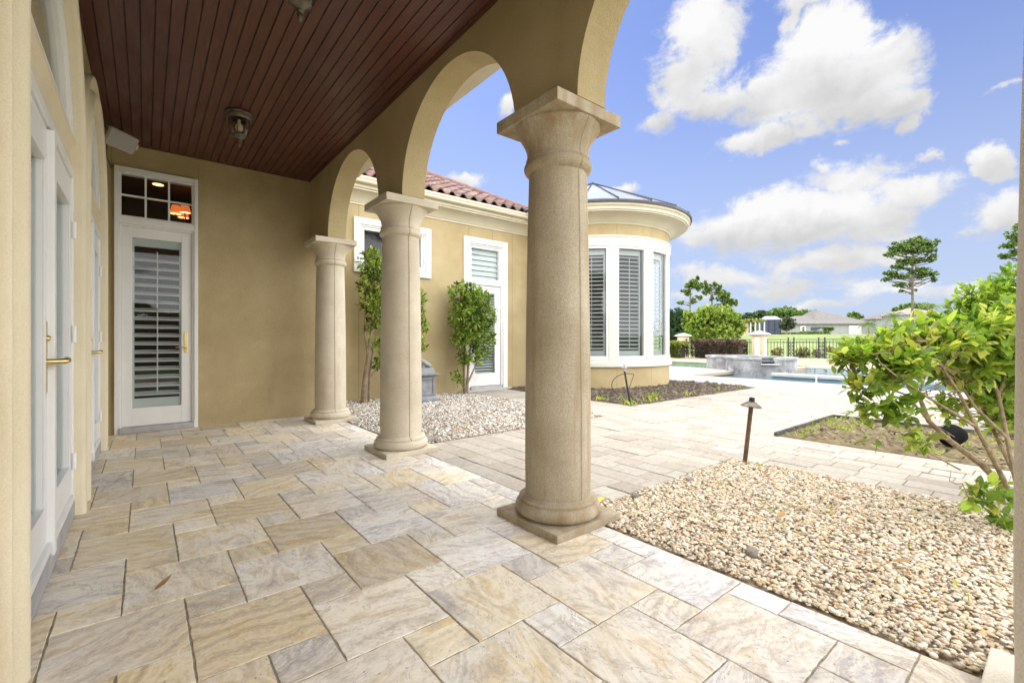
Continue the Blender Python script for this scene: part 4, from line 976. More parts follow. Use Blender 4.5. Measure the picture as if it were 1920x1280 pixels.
def rough_patch(name, poly_x, poly_y, n, amp, cols, label, chips, edge=None, base=.0):
    x0, x1 = poly_x; y0, y1 = poly_y; nxp = int((x1-x0)/n)+1; nyp = int((y1-y0)/n)+1
    X, Y = np.meshgrid(np.linspace(x0, x1, nxp), np.linspace(y0, y1, nyp)); Z = np.zeros_like(X)
    for k in range(14):
        fx, fy, ph = RNG.normal(0, 5), RNG.normal(0, 5), RNG.uniform(0, 6); Z += np.sin(X*fx+Y*fy+ph)*amp/5
    Z += RNG.normal(0, amp*.45, Z.shape)
    rim = np.minimum.reduce([X-x0, x1-X, Y-y0, y1-Y]); Z = base+np.clip(rim/.25, 0, 1)*(np.abs(Z)+amp*.5)-.006
    V = np.stack([X, Y, Z], -1).reshape(-1, 3)
    i = np.arange(nyp*nxp).reshape(nyp, nxp); F = np.stack([i[:-1, :-1], i[:-1, 1:], i[1:, 1:], i[1:, :-1]], -1).reshape(-1, 4)
    big = np.zeros(len(V))
    for k in range(6): big += np.sin(V[:, 0]*RNG.normal(0, 2.5)+V[:, 1]*RNG.normal(0, 2.5)+RNG.uniform(0, 6))
    C = pick(cols, len(V), .18)
    # chips on top
    m = chips; P = np.stack([RNG.uniform(x0+.03, x1-.03, m), RNG.uniform(y0+.03, y1-.03, m)], 1)
    ix = ((P[:, 0]-x0)/(x1-x0)*(nxp-1)).astype(int); iy = ((P[:, 1]-y0)/(y1-y0)*(nyp-1)).astype(int)
    pos = np.concatenate([P, (Z[iy, ix]+.006)[:, None]], 1)
    L = RNG.uniform(.015, .055, m); scl = np.stack([L, L*.45, L*.3], 1)
    V2_, F2_ = scatter(QUAD_V, QUAD_F, pos, rotmats(m, .7), scl*1.6); C2 = np.repeat(pick(cols+[(.30, .24, .17), (.22, .17, .12)], m, .2), 4, 0)
    return stuff(np_mesh(name, np.concatenate([V, V2_]), np.concatenate([F, F2_+len(V)]), np.concatenate([C, C2]), 'chip'), label)
DM = [(.085, .064, .046), (.125, .095, .065), (.05, .04, .032), (.17, .135, .095), (.095, .075, .058)]
rough_patch('mulch', (6.27, 11.0), (4.62, 8.15), .045, .045, DM, 'dark mulch around the foot of the round bay', 6500)
BM = [(.13, .09, .05), (.17, .125, .075), (.095, .07, .045), (.16, .13, .06), (.20, .155, .10), (.15, .145, .05)]
rough_patch('bare_soil', (5.64, 7.56), (-4, 2.14), .04, .022, BM, 'brown soil and weeds in the bed across the walk', 3000)
q = MB(); q.box(5.60, 5.64, 2.13, 2.17, -.02, .03); q.box(5.62, 7.6, 2.145, 2.17, -.02, .035); q.box(7.56, 7.585, -4, 2.145, -.02, .035)
tag(build('bed_edging', q, 'edge'), 'dark low edging strip round the soil bed', 'edging')
def tufts(name, spots, label, h=.06, col=((.30, .38, .05), (.40, .44, .08), (.22, .30, .05)), per=14, spread=.09):
    n = len(spots)*per; base = np.repeat(np.array(spots), per, 0)+np.concatenate([RNG.normal(0, spread, (n, 2)), np.zeros((n, 1))], 1)
    d = np.concatenate([RNG.normal(0, .7, (n, 2)), RNG.uniform(.4, 1.2, (n, 1))], 1)
    L = h*RNG.uniform(.5, 1.2, n); V, F = scatter(LEAF_V, LEAF_F, base, dirframes(d), np.stack([L, L*.7, L], 1))
    return stuff(np_mesh(name, V, F, np.repeat(pick(col, n), len(LEAF_V), 0), 'leaf'), label)
sp1 = [(RNG.uniform(5.8, 7.4), RNG.uniform(.2, 2.05), .01) for _ in range(20)]+[(RNG.uniform(6.4, 7.5), RNG.uniform(1.7, 2.1), .01) for _ in range(10)]
tufts('soil_bed_weeds', sp1, 'yellow green weeds spreading over the soil bed', .05, per=16, spread=.07)
sp2 = [(6.45, 4.75, .02), (6.6, 5.0, .03), (6.35, 5.3, .03), (7.3, 4.85, .02), (7.6, 5.1, .03), (8.2, 4.8, .02), (6.9, 4.72, .02), (9.6, 4.85, .02), (10.4, 4.75, .01), (6.32, 4.68, .01)]
tufts('mulch_weeds', sp2, 'small weeds sprouting from the dark mulch', .09, per=16, spread=.10)
sp3 = [(2.6, 1.5, .015), (3.1, 1.2, .015), (3.4, .95, .015), (2.75, 1.0, .015), (3.7, .6, .015), (4.0, .75, .015), (2.4, 1.7, .015), (3.3, 1.7, .015), (4.02, 1.65, .015), (4.05, 1.55, .01), (3.0, .55, .015), (2.7, .3, .015)]
tufts('pebble_weeds', sp3, 'tiny yellow green weeds among the pebbles', .035, per=4, spread=.05)

# ================================================================== SMALL OBJECTS
# path light
pl = thing('path_light', 'brown hat topped path light leaning at the pebble bed corner', 'path light', (4.13, 1.84, 0))
lean = Vector((.045, -.035, 0)); b0 = Vector((4.13, 1.84, 0)); top = b0+lean+Vector((0, 0, .50)); ax = (top-b0).normalized()
q = MB(); q.tube([b0-ax*.05, b0, top], .0185, 14); build('post', q, mat_var('rusty_brown', (.11, .065, .04), (.19, .12, .08), 14, .6, metallic=.3), pl, smooth=True)
hm = Matrix.Translation(top) @ ax.to_track_quat('Z', 'Y').to_matrix().to_4x4()
q = MB(); q.lathe([(.020, -.012), (.030, -.004), (.084, -.006), (.086, .001), (.070, .014), (.040, .034), (.026, .042)], (0, 0), 28); q.v = [tuple(hm @ Vector(v_)) for v_ in q.v]; build('hat', q, 'bronze', pl, smooth=True, angle=60)
q = MB(); q.lathe([(.024, .040), (.022, .075), (.021, .078), (.001, .078)], (0, 0), 18); q.v = [tuple(hm @ Vector(v_)) for v_ in q.v]; build('finial', q, 'iron', pl, smooth=True, angle=60)
# headless spike light in the mulch
hs_ = thing('headless_path_light', 'headless dark stake with looped cable in the mulch', 'garden stake', (6.45, 4.78, 0))
b0 = Vector((6.45, 4.78, .0)); t0 = b0+Vector((-.09, .05, .56))
q = MB(); q.tube([b0, t0], .016, 10); build('stake', q, 'iron', hs_, smooth=True)
m_ = Matrix.Translation(t0); q = MB(); q.lathe([(.022, 0), (.022, .03), (.012, .035), (.012, .05), (.05, .055), (.05, .065), (.02, .07), (.02, .11), (.001, .112)], (t0.x, t0.y), 14); q.v = [(a, b, c+t0.z) for a, b, c in q.v]; build('socket', q, mat_var('grey_socket', (.25, .26, .28), (.5, .5, .52), 60, .5), hs_, smooth=True, angle=50)
q = MB(); pts = []
for k in range(15):
    a = R(-40+k*16); pts.append(b0+Vector((-.30-.19*math.cos(a)*.78-.02, .30+.19*math.cos(a)*.6, .20+.20*math.sin(a))))
pts = [b0+Vector((-.24, .25, .02))]+[at(1187-30*math.sin(t)*1.0-10, 722-22*math.cos(t), 8.1) for t in [2.6-.2*i_ for i_ in range(16)]]+[b0+Vector((-.03, .02, .22)), b0+Vector((.12, .03, .06)), b0+Vector((.22, .05, .03))]
q.tube(pts, .0065, 6); build('cable', q, 'cable', hs_, smooth=True)
# black flood light behind the shrub
fl_ = thing('flood_light', 'black flood light on the soil behind the near shrub', 'flood light', (5.95, .72, 0))
p = at(1785, 818, 4.55)
q = MB(); q.lathe([(.02, -.09), (.075, -.085), (.095, -.03), (.105, .05), (.10, .06), (.085, .05), (.08, .0), (.001, -.01)], (0, 0), 20); mm = Matrix.Translation((p.x, p.y, .13)) @ Matrix.Rotation(R(60), 4, 'Y') @ Matrix.Rotation(R(20), 4, 'X'); q.v = [tuple(mm @ Vector(v_)) for v_ in q.v]
build('lamp_head', q, 'blackplastic', fl_, smooth=True, angle=50)
q = MB(); q.tube([(p.x, p.y, -.02), (p.x, p.y, .08)], .015, 8); build('stem', q, 'iron', fl_)
# rocks, leaves
def rock(name, loc, s, label, mat='rock', cat='rock', group=None, seed=0):
    v_ = iv.copy(); rg = np.random.default_rng(seed); v_ *= 1+rg.normal(0, .06, (len(v_), 1)); q = MB(); q.v = [tuple(np.array(loc)+np.array(s)*w) for w in v_]; q.f = [tuple(f) for f in if_]
    return tag(build(name, q, mat, smooth=True, angle=60), label, cat, group)
q = MB(); q.box(-.10, .10, -.05, .05, 0, .05, Matrix.Translation((2.36, 4.34, .0)) @ Matrix.Rotation(R(12), 4, 'Z')); q2 = build('edging_stone', q, 'rock', bevel=.014); tag(q2, 'rough grey stone beside the middle column base', 'stone')
rock('rock', (2.62, 1.90, .012), (.035, .028, .022), 'dark grey stone near the near column at the bed edge', seed=1)
rock('rock', (3.25, 1.86, .014), (.04, .03, .025), 'bluish dark stone among the pebbles by the walk', seed=2)
rock('rock', (2.37, 1.02, .02), (.032, .028, .030), 'brown upright stone at the patio edge of the pebbles', 'rock', seed=3)
def fallen_leaf(loc, L, rot, curl, mat, label, group):
    q = MB(); v_, f_ = leaf_template(.24, .10, -curl); c_, s_ = math.cos(rot), math.sin(rot)
    q.v = [(loc[0]+(a*c_-b*s_)*L, loc[1]+(a*s_+b*c_)*L, loc[2]+(c+.02)*L+.004) for a, b, c in v_]; q.f = [tuple(f) for f in f_]
    return tag(build('fallen_leaf', q, mat, fixn=False, smooth=True), label, 'leaf', group)
G = 'fallen leaves on the paving and pebbles'
fallen_leaf((.03, 2.49, .003), .07, R(25), .55, 'dryleaf', 'curled dry brown leaf on the travertine near the french doors', G)
fallen_leaf((2.24, 1.90, .05), .09, R(20), .1, 'yellowleaf', 'yellow leaf against the near column plinth', G)
dl = [((2.9, 1.1, .03), 'dry leaf lying mid pebble bed nearest the patio'), ((3.55, .95, .03), 'dry leaf on the pebbles towards the shrub'), ((3.2, .75, .03), 'brown leaf in the clump at the pebble bed centre'), ((3.9, .55, .03), 'dry leaf below the shrub stems'), ((2.75, .55, .03), 'tan leaf on pebbles near the patio edge')]
for i, (p_, lab) in enumerate(dl): fallen_leaf(p_, .085, i*1.3, .3, 'dryleaf', lab, G)
dl = [((3.0, 4.65, .03), 'brown leaf on white gravel by the walk edge'), ((2.85, 4.5, .03), 'dry leaf on gravel right of the middle column'), ((3.45, 5.0, .03), 'dry leaf out on the white gravel'), ((4.1, 5.3, .03), 'brown leaf on white gravel farthest from the columns')]
for i, (p_, lab) in enumerate(dl): fallen_leaf(p_, .10, i*1.7, .3, 'dryleaf', lab, G)
dl = [((.43, 6.3, .003), 'dark scrap of leaf on the tiles before the back door'), ((.75, 6.35, .003), 'dark leaf scrap right of the back door'), ((.62, 5.75, .003), 'small dark leaf on the tiles farther from the back door'), ((1.07, 5.9, .003), 'dark leaf scrap below the back wall')]
for i, (p_, lab) in enumerate(dl): fallen_leaf(p_, .05, i*2.1, .3, 'drypebble', lab, G)

m = 150; pos = np.stack([RNG.uniform(2.2, 8.5, m), RNG.uniform(-.5, 4.6, m), np.full(m, .006)], 1); ok = np.array([not inbed(x_, y_) for x_, y_, _ in pos]); pos = pos[ok]; m = len(pos)
extra = np.stack([RNG.uniform(-.2, 1.9, 40), RNG.uniform(3.5, 6.8, 40), np.full(40, .006)], 1); pos = np.concatenate([pos, extra]); m = len(pos); L = RNG.uniform(.008, .03, m)
k_n = 170; cl = RNG.normal(0, .28, (k_n, 2))+np.array([(3.15, 1.0), (3.6, .6), (2.6, 1.3), (3.8, 1.5), (2.5, .4)])[RNG.integers(0, 5, k_n)]
ok = (cl[:, 0] > 2.15) & (cl[:, 0] < 4.2) & (cl[:, 1] < 1.95); cl = cl[ok]; L2 = RNG.uniform(.012, .040, len(cl))
cg = np.stack([RNG.uniform(2.2, 5.1, 120), RNG.uniform(4.3, 6.4, 120)], 1); L3 = RNG.uniform(.015, .05, 120)
pos = np.concatenate([pos, np.concatenate([cl, np.full((len(cl), 1), .026)], 1), np.concatenate([cg, np.full((120, 1), .03)], 1)]); L = np.concatenate([L, L2, L3])
V, F = scatter(QUAD_V, QUAD_F, pos, rotmats(len(pos), .5), np.stack([L, L*.8, L], 1)); stuff(np_mesh('leaf_litter', V, F, np.repeat(np.concatenate([pick([(.10, .07, .04), (.16, .11, .06), (.06, .05, .04)], m), pick([(.32, .18, .07), (.24, .13, .05), (.38, .24, .10), (.17, .11, .06)], len(pos)-m)]), 4, 0), 'chip'), 'dark specks of leaf litter over the paving and pebbles')

# grey pedestal with statue base
pd = thing('stone_pedestal', 'grey stone garden pedestal with paw shaped ornament behind the middle column', 'pedestal', (3.86, 7.35, 0))
px_, py_ = 3.86, 7.35
def sq(q, h, z0, h1, z1): q.add([(px_-h, py_-h, z0), (px_+h, py_-h, z0), (px_+h, py_+h, z0), (px_-h, py_+h, z0), (px_-h1, py_-h1, z1), (px_+h1, py_-h1, z1), (px_+h1, py_+h1, z1), (px_-h1, py_+h1, z1)], [(3, 2, 1, 0), (4, 5, 6, 7), (0, 1, 5, 4), (1, 2, 6, 5), (2, 3, 7, 6), (3, 0, 4, 7)])
q = MB(); sq(q, .235, 0, .235, .05); sq(q, .215, .0505, .185, .10); build('pedestal_foot', q, 'lead', pd, bevel=.006)
q = MB(); sq(q, .165, .1005, .155, .44)
for s_ in (-1, 1):
    q.box(px_+s_*.145-.02, px_+s_*.145+.02, py_-.176, py_-.150, .12, .43); q.box(px_-.176, px_-.150, py_+s_*.145-.02, py_+s_*.145+.02, .12, .43)
q.box(px_-.12, px_+.12, py_-.174, py_-.150, .39, .43); q.box(px_-.12, px_+.12, py_-.174, py_-.150, .12, .16); build('pedestal_die', q, 'lead', pd, bevel=.004)
q = MB(); sq(q, .175, .4405, .215, .47); sq(q, .24, .4705, .24, .50); sq(q, .17, .5005, .15, .60); build('pedestal_cap', q, 'lead', pd, bevel=.006)
q = MB(); q.tube([(px_-.08, py_, .60), (px_-.03, py_-.06, .72), (px_+.04, py_-.10, .66), (px_+.10, py_-.12, .62)], [.07, .06, .05, .04], 12); q.tube([(px_-.06, py_+.06, .60), (px_-.08, py_+.02, .78), (px_-.10, py_+.02, .92)], [.09, .08, .05], 12); build('ornament', q, 'lead', pd, smooth=True)

# ================================================================== SHRUBS
def jag(p0, p1, n, j):
    p0, p1 = Vector(p0), Vector(p1); L = (p1-p0).length
    return [p0.lerp(p1, i/n)+(Vector((random.gauss(0, 1), random.gauss(0, 1), random.gauss(0, 1)))*j*L if 0 < i < n else Vector()) for i in range(n+1)]
GREENS = [(.19, .29, .04), (.25, .36, .055), (.14, .225, .035), (.31, .41, .075), (.37, .45, .09), (.095, .16, .028), (.06, .10, .02)]
def leafy(name, parent, blobs, n, L, cols, mat='leaf', tmpl=(LEAF_V, LEAF_F), shell=.55, upness=.35, wid=.8):
    """blobs: (centre, radii). leaves spread through the blob volumes in small whorls"""
    vol = np.array([b[1][0]*b[1][1]*b[1][2] for b in blobs])**.75; vol /= vol.sum()
    whorl = 5; m = n//whorl
    k = RNG.choice(len(blobs), m, p=vol); C0 = np.array([tuple(b[0]) for b in blobs])[k]; Rr = np.array([b[1] for b in blobs])[k]
    d = RNG.normal(0, 1, (m, 3)); d /= np.linalg.norm(d, axis=1, keepdims=True)
    rad = shell+(1-shell)*RNG.random(m)**.6; rad *= np.where(RNG.random(m) < .22, RNG.random(m), 1)
    tip = C0+d*Rr*rad[:, None]
    tipw = np.repeat(tip, whorl, 0); dw = np.repeat(d, whorl, 0); N_ = len(tipw)
    ld = dw*.7+RNG.normal(0, .75, (N_, 3)); ld[:, 2] += upness
    pos = tipw+RNG.normal(0, L*.22, (N_, 3)); Ls = L*np.clip(RNG.normal(.85, .25, N_), .35, 1.4)
    V, F = scatter(tmpl[0], tmpl[1], pos, dirframes(ld), np.stack([Ls, Ls*wid, Ls], 1))
    cw = np.repeat(pick(cols, m, .12), whorl, 0)*(1+RNG.normal(0, .14, (N_, 1)))
    return np_mesh(name, V, F, np.repeat(np.clip(cw, .003, .9), len(tmpl[0]), 0), mat, parent), tip
def stems(name, parent, paths, mat='bark', seg=7):
    q = MB()
    for pts, r0, r1 in paths:
        n = len(pts); q.tube(pts, [r0+(r1-r0)*i/(n-1) for i in range(n)], seg)
    return build(name, q, mat, parent, smooth=True, fixn=False)
def shrub(name, label, base, blobs, n, L, trunk, cols=GREENS, cat='shrub', group=None, twigs=40, mat='bark', tr=.006):
    t = thing(name, label, cat, base, group)
    f, tips = leafy('foliage', t, blobs, n, L, cols)
    paths = list(trunk)
    ends = [Vector(p[0][-1]) for p in trunk]+[Vector(q_) for p in trunk for q_ in p[0][len(p[0])//2:]]
    for tp in tips[:twigs]:
        tp = Vector(tp); e = min(ends, key=lambda w: (w-tp).length+max(0, w.z-tp.z)*2); paths.append((jag(e, tp, 4, .06), tr, tr*.35))
    stems('stem', t, paths, mat); return t
# tall thin shrub mostly behind the middle column
b = Vector((2.93, 7.72, 0))
shrub('tall_shrub', 'tall sparse shrub with leaning trunk left of the middle column', b,
      [((3.03, 7.7, 2.42), (.20, .18, .24)), ((2.98, 7.68, 2.05), (.16, .16, .2)), ((3.10, 7.72, 1.75), (.22, .2, .22)), ((3.22, 7.70, 2.25), (.2, .2, .3)), ((3.12, 7.72, 1.40), (.14, .14, .12)), ((3.22, 7.7, 1.0), (.14, .13, .16)), ((3.18, 7.7, .70), (.10, .1, .1)), ((3.0, 7.7, 1.25), (.07, .07, .05))],
      2900, .078, [([b, b+Vector((.03, 0, .4)), b+Vector((.09, 0, .8)), b+Vector((.13, 0, 1.15)), b+Vector((.22, 0, 1.5)), b+Vector((.16, 0, 1.9)), b+Vector((.10, 0, 2.45))], .052, .012),
                   ([b+Vector((.10, .02, 0)), b+Vector((.12, .02, .5)), b+Vector((.18, .02, .9)), b+Vector((.30, 0, 1.1))], .022, .008),
                   ([b+Vector((.13, .02, .45)), b+Vector((.27, -.02, .62)), b+Vector((.36, 0, .9))], .016, .007), ([b+Vector((.09, 0, .8)), b+Vector((.02, 0, 1.2)), b+Vector((.05, 0, 1.9))], .02, .007)], twigs=60)
b = Vector((3.55, 7.72, 0))
shrub('tall_shrub', 'upright leafy shrub showing right of the middle column above the pedestal', b,
      [((3.72, 7.66, 2.15), (.16, .16, .3)), ((3.86, 7.66, 1.75), (.22, .2, .3)), ((3.88, 7.66, 1.35), (.24, .2, .28)), ((3.84, 7.66, 1.02), (.22, .2, .2)), ((3.6, 7.7, 1.5), (.25, .2, .6))],
      3400, .080, [([b, b+Vector((.02, 0, .6)), b+Vector((.10, 0, 1.2)), b+Vector((.16, 0, 2.0))], .04, .012), ([b+Vector((.02, 0, .5)), b+Vector((.2, 0, 1.0)), b+Vector((.3, 0, 1.6))], .02, .008)], cols=GREENS+[(.30, .40, .06)], twigs=40)
b = Vector((5.05, 7.78, 0))
shrub('rounded_shrub', 'rounded green shrub standing in front of the wing door', b,
      [((5.00, 7.74, 2.0), (.34, .30, .26)), ((5.28, 7.72, 1.9), (.34, .30, .26)), ((5.42, 7.70, 1.55), (.30, .28, .3)), ((5.05, 7.72, 1.55), (.42, .34, .3)), ((5.40, 7.70, 1.12), (.30, .28, .26)), ((5.00, 7.72, 1.15), (.28, .26, .22)), ((5.34, 7.70, .78), (.24, .2, .18)), ((4.82, 7.7, .35), (.16, .14, .12)), ((4.98, 7.7, .72), (.12, .12, .14))],
      7800, .078, [([b, b+Vector((-.02, 0, .5)), b+Vector((.0, 0, 1.0)), b+Vector((.02, 0, 1.6))], .035, .012), ([b+Vector((.06, .02, 0)), b+Vector((.08, 0, .6)), b+Vector((.18, 0, 1.2)), b+Vector((.3, 0, 1.7))], .032, .01),
                   ([b+Vector((.06, 0, .2)), b+Vector((.25, 0, .55)), b+Vector((.42, 0, .9))], .02, .008), ([b+Vector((-.03, 0, .12)), b+Vector((-.15, 0, .3)), b+Vector((-.26, 0, .42))], .012, .005), ([b+Vector((-.02, 0, .5)), b+Vector((-.15, 0, 1.0)), b+Vector((-.12, 0, 1.7))], .018, .008)], twigs=90)

# near shrub at the right edge, stems first
LG = [(.235, .37, .045), (.30, .43, .06), (.18, .30, .04), (.36, .46, .075), (.42, .48, .10), (.13, .215, .03), (.21, .335, .05), (.40, .42, .07)]
ns = thing('leafy_shrub', 'large leaved shrub with bare forked stems at the pebble bed edge', 'shrub', (4.25, .18, 0))
bp = Vector((4.22, .16, -.02))
def I(px, py, d): return at(px, py, d)
main = [
 ([bp, I(1895, 925, 2.84), I(1840, 870, 2.86), I(1780, 825, 2.88), I(1742, 790, 2.92), I(1722, 740, 2.98), I(1690, 680, 3.02), I(1672, 640, 3.05)], 0.0234, 0.0070),
 ([I(1895, 925, 2.84), I(1862, 860, 2.78), I(1830, 800, 2.74), I(1800, 740, 2.72), I(1768, 690, 2.72), I(1735, 640, 2.74)], 0.0156, 0.0055),
 ([I(1830, 800, 2.74), I(1790, 775, 2.7), I(1740, 745, 2.66), I(1690, 712, 2.62), I(1650, 680, 2.6)], 0.0094, 0.0039),
 ([bp, I(1905, 900, 2.95), I(1888, 820, 3.02), I(1872, 740, 3.08), I(1850, 680, 3.1), I(1838, 620, 3.12)], 0.0172, 0.0062),
 ([I(1888, 820, 3.02), I(1830, 765, 3.05), I(1800, 720, 3.08), I(1775, 660, 3.1)], 0.0109, 0.0047),
 ([I(1780, 825, 2.88), I(1720, 808, 2.8), I(1660, 790, 2.72), I(1618, 770, 2.68)], 0.0070, 0.0031),
 ([I(1800, 880, 2.8), I(1748, 852, 2.7), I(1712, 832, 2.62)], 0.0055, 0.0023),
 ([bp, I(1880, 960, 2.70), I(1845, 940, 2.62), I(1815, 930, 2.58)], 0.0070, 0.0031),
 ([I(1872, 740, 3.08), I(1890, 690, 3.1), I(1900, 640, 3.12)], 0.0094, 0.0047),
 ([I(1742, 790, 2.92), I(1700, 740, 2.9), I(1640, 720, 2.86), I(1600, 705, 2.84)], 0.0078, 0.0031),
 ([I(1722, 740, 2.98), I(1740, 690, 3.0), I(1752, 640, 3.0)], 0.0078, 0.0039),
 ([bp, I(1898, 880, 3.2), I(1860, 800, 3.3), I(1820, 720, 3.35), I(1790, 650, 3.4)], .016, .006),
]
nsblobs = []
def nb(px, py, d, r, rz):
    if py < 645 and px < 1790: py += 17; r *= .88; rz *= .8
    nsblobs.append((I(px, py, d), (r, r, rz)))
for a in ((1600, 668, 2.85, .11, .07), (1640, 640, 2.85, .13, .09), (1680, 622, 2.9, .14, .08), (1720, 640, 2.8, .15, .10), (1760, 620, 2.85, .15, .09), (1800, 640, 2.8, .16, .10), (1840, 615, 2.85, .15, .09), (1880, 630, 2.85, .16, .12), (1905, 600, 2.95, .16, .12),
          (1620, 730, 2.72, .10, .07), (1660, 705, 2.75, .12, .08), (1700, 690, 2.7, .13, .08), (1622, 768, 2.7, .07, .05), (1660, 760, 2.7, .10, .06), (1700, 770, 2.7, .07, .05), (1740, 655, 3.1, .2, .1), (1820, 660, 3.2, .25, .12), (1880, 700, 3.2, .2, .12), (1860, 745, 3.2, .14, .07),
          (1724, 824, 2.62, .05, .03), (1830, 935, 2.6, .07, .04), (1850, 925, 2.66, .08, .05), (1890, 975, 2.62, .05, .05), (1640, 812, 2.7, .02, .02), (1760, 590, 3.0, .1, .05), (1700, 600, 2.95, .08, .05), (1775, 770, 3.3, .12, .08), (1790, 690, 3.2, .2, .12), (1850, 700, 3.3, .24, .15), (1895, 790, 3.2, .12, .1), (1890, 660, 3.0, .18, .12), (1830, 690, 3.0, .14, .08), (1880, 760, 3.3, .15, .1)): nb(*a)
f, tips = leafy('foliage', ns, nsblobs, 7200, .076, LG, shell=.15, upness=.30, wid=.98)
ends = [p for pts, _, _ in main for p in pts[2:]]
paths = list(main)
for tp in tips[:230]:
    tp = Vector(tp); e = min(ends, key=lambda w: (w-tp).length+(.5 if w.z > tp.z+.05 else 0)); paths.append((jag(e, tp, 5, .07), .0042, .002))
for k in range(70):
    e = random.choice(ends); paths.append((jag(e, e+Vector((random.gauss(0, .10), random.gauss(0, .10), random.uniform(-.02, .18))), 4, .10), .0035, .0015))
stems('stem', ns, paths, 'twig', 8)
q = MB()
# background shrub in the soil bed
b = Vector((7.9, .62, 0))
BG = [(.15, .26, .025), (.20, .33, .035), (.11, .19, .025), (.28, .39, .055), (.33, .42, .06)]
def BB(px, py, d, r, rz): return (I(px, py, d), (r, r, rz))
shrub('large_shrub', 'tall bushy green shrub standing behind the near shrub', b,
      [BB(1890, 535, 5.5, .22, .17), BB(1845, 555, 5.5, .26, .18), BB(1880, 580, 5.4, .34, .24), BB(1815, 580, 5.6, .20, .15), BB(1795, 600, 5.6, .16, .12), BB(1835, 610, 5.5, .32, .22), BB(1930, 540, 5.4, .36, .30), BB(1950, 600, 5.4, .5, .4), BB(1860, 670, 5.6, .42, .30), BB(1800, 650, 5.7, .22, .18), BB(1905, 720, 5.5, .4, .25)],
      6500, .095, [([b, b+Vector((0, .1, .5)), b+Vector((.1, .1, 1.5))], .03, .01), ([b, b+Vector((0, .25, .5)), b+Vector((0, .4, 1.1))], .025, .01), ([b, b+Vector((.1, -.2, .6)), b+Vector((.2, -.3, 1.5))], .025, .01)], cols=BG, twigs=60)

# ================================================================== SPA, POOL FURNITURE, FENCE
spa = thing('raised_spa', 'raised round stone spa with stained walls beside the pool', 'spa', (17.1, 7.1, 0))
c1, r1, c2, r2 = (17.15, 7.10), 1.12, (18.0, 8.45), .98
def ring_wall(name, c, r, mat, z0, z1, th, parent, skip=None, other=None, ro=0):
    q = MB(); n = 72; arcs = []
    for i in range(n):
        a = 2*PI*(i+.5)/n; p_ = (c[0]+r*math.cos(a), c[1]+r*math.sin(a))
        if other and math.hypot(p_[0]-other[0][0], p_[1]-other[0][1]) < other[1]: continue
        if skip and skip[0] < a < skip[1]: continue
        arcs.append(i)
    runs = []
    for i in arcs:
        if runs and runs[-1][-1] == i-1: runs[-1].append(i)
        else: runs.append([i])
    if len(runs) > 1 and runs[0][0] == 0 and runs[-1][-1] == n-1: runs[0] = runs.pop()+runs[0]
    for run in runs:
        q = MB()
        for i in run:
            a0, a1 = 2*PI*i/n, 2*PI*(i+1)/n
            q.lathe([(r-th, z0), (r+ro, z0), (r+ro, z1), (r-th, z1), (r-th, z0)], c, 1, a0, a1)
            for k, a in ((i-1, a0), (i+1, a1)):
                if (k % n) not in arcs: q.add([(c[0]+rr_*math.cos(a), c[1]+rr_*math.sin(a), zz) for rr_, zz in ((r-th, z0), (r+ro, z0), (r+ro, z1), (r-th, z1))], [(0, 1, 2, 3)])
        build(name, q, mat, parent, smooth=True, angle=35, fixn=False)
dir1 = math.atan2(-c1[1]+0, -c1[0]) % (2*PI)
SK = (dir1+R(4), dir1+R(27))
ring_wall('spa_wall', c1, r1, 'spa', -.6, .30, .22, spa, None, (c2, r2-.12)); ring_wall('spa_wall', c1, r1, 'spa', .3005, .43, .22, spa, SK, (c2, r2-.12)); ring_wall('spa_wall', c2, r2, 'spa', -.05, .43, .22, spa, None, (c1, r1-.10))
ring_wall('spa_coping', c1, r1, 'coping_grey', .4305, .50, .30, spa, SK, (c2, r2-.05), .05); ring_wall('spa_coping', c2, r2, 'coping_grey', .4305, .503, .30, spa, None, (c1, r1-.03), .05)
q = MB(); q.lathe([(.001, .36), (r1-.2, .36)], c1, 40); q.lathe([(.001, .361), (r2-.2, .361)], c2, 40); build('spa_water', q, 'water', spa, fixn=False)
q = MB(); q.lathe([(r1-.02, .27), (r1+.12, .27), (r1+.12, .30), (r1-.02, .3005)], c1, 10, SK[0]-.05, SK[1]+.05); build('spillway_lip', q, 'coping', spa)
p = at(1530.5, 718, 11.7); q = MB(); q.lathe([(.03, 0), (.03, .012), (.017, .014), (.017, .20), (.02, .205), (.001, .215)], (p.x, p.y), 14); tag(build('white_post', q, 'white', smooth=True, angle=50), 'short white post at the near edge of the pool', 'post')

def pier(px, depth, label):
    p = at(px, 638.5, depth); p.z = 0
    t = thing('fence_pier', label, 'pier', p, 'stucco piers along the metal fence')
    q = MB(); q.box(p.x-.31, p.x+.31, p.y-.31, p.y+.31, 0, 1.36); build('shaft', q, 'pierside', t, bevel=.01)
    q = MB(); w = .13
    for (dx_, dy_) in ((-1, 0), (0, -1)):
        if dx_: q.box(p.x-.335, p.x-.3105, p.y-w, p.y+w, .05, 1.24)
        else: q.box(p.x-w, p.x+w, p.y-.335, p.y-.3105, .05, 1.24)
    build('panel', q, 'white', t)
    q = MB(); q.add([(p.x+s1*h, p.y+s2*h, z) for h, z in ((.34, 1.361), (.46, 1.43), (.47, 1.46), (.44, 1.50), (.06, 1.66)) for s1, s2 in ((-1, -1), (1, -1), (1, 1), (-1, 1))],
                    [(3, 2, 1, 0)]+[(4*j+i, 4*j+(i+1) % 4, 4*j+4+(i+1) % 4, 4*j+4+i) for j in range(4) for i in range(4)]+[(16, 17, 18, 19)]); build('cap', q, 'coping', t, bevel=.012)
    return p
P1 = pier(1281, 35, 'stucco fence pier half hidden near the round bay'); P2 = pier(1424, 27, 'stucco fence pier with white panel behind the spa')
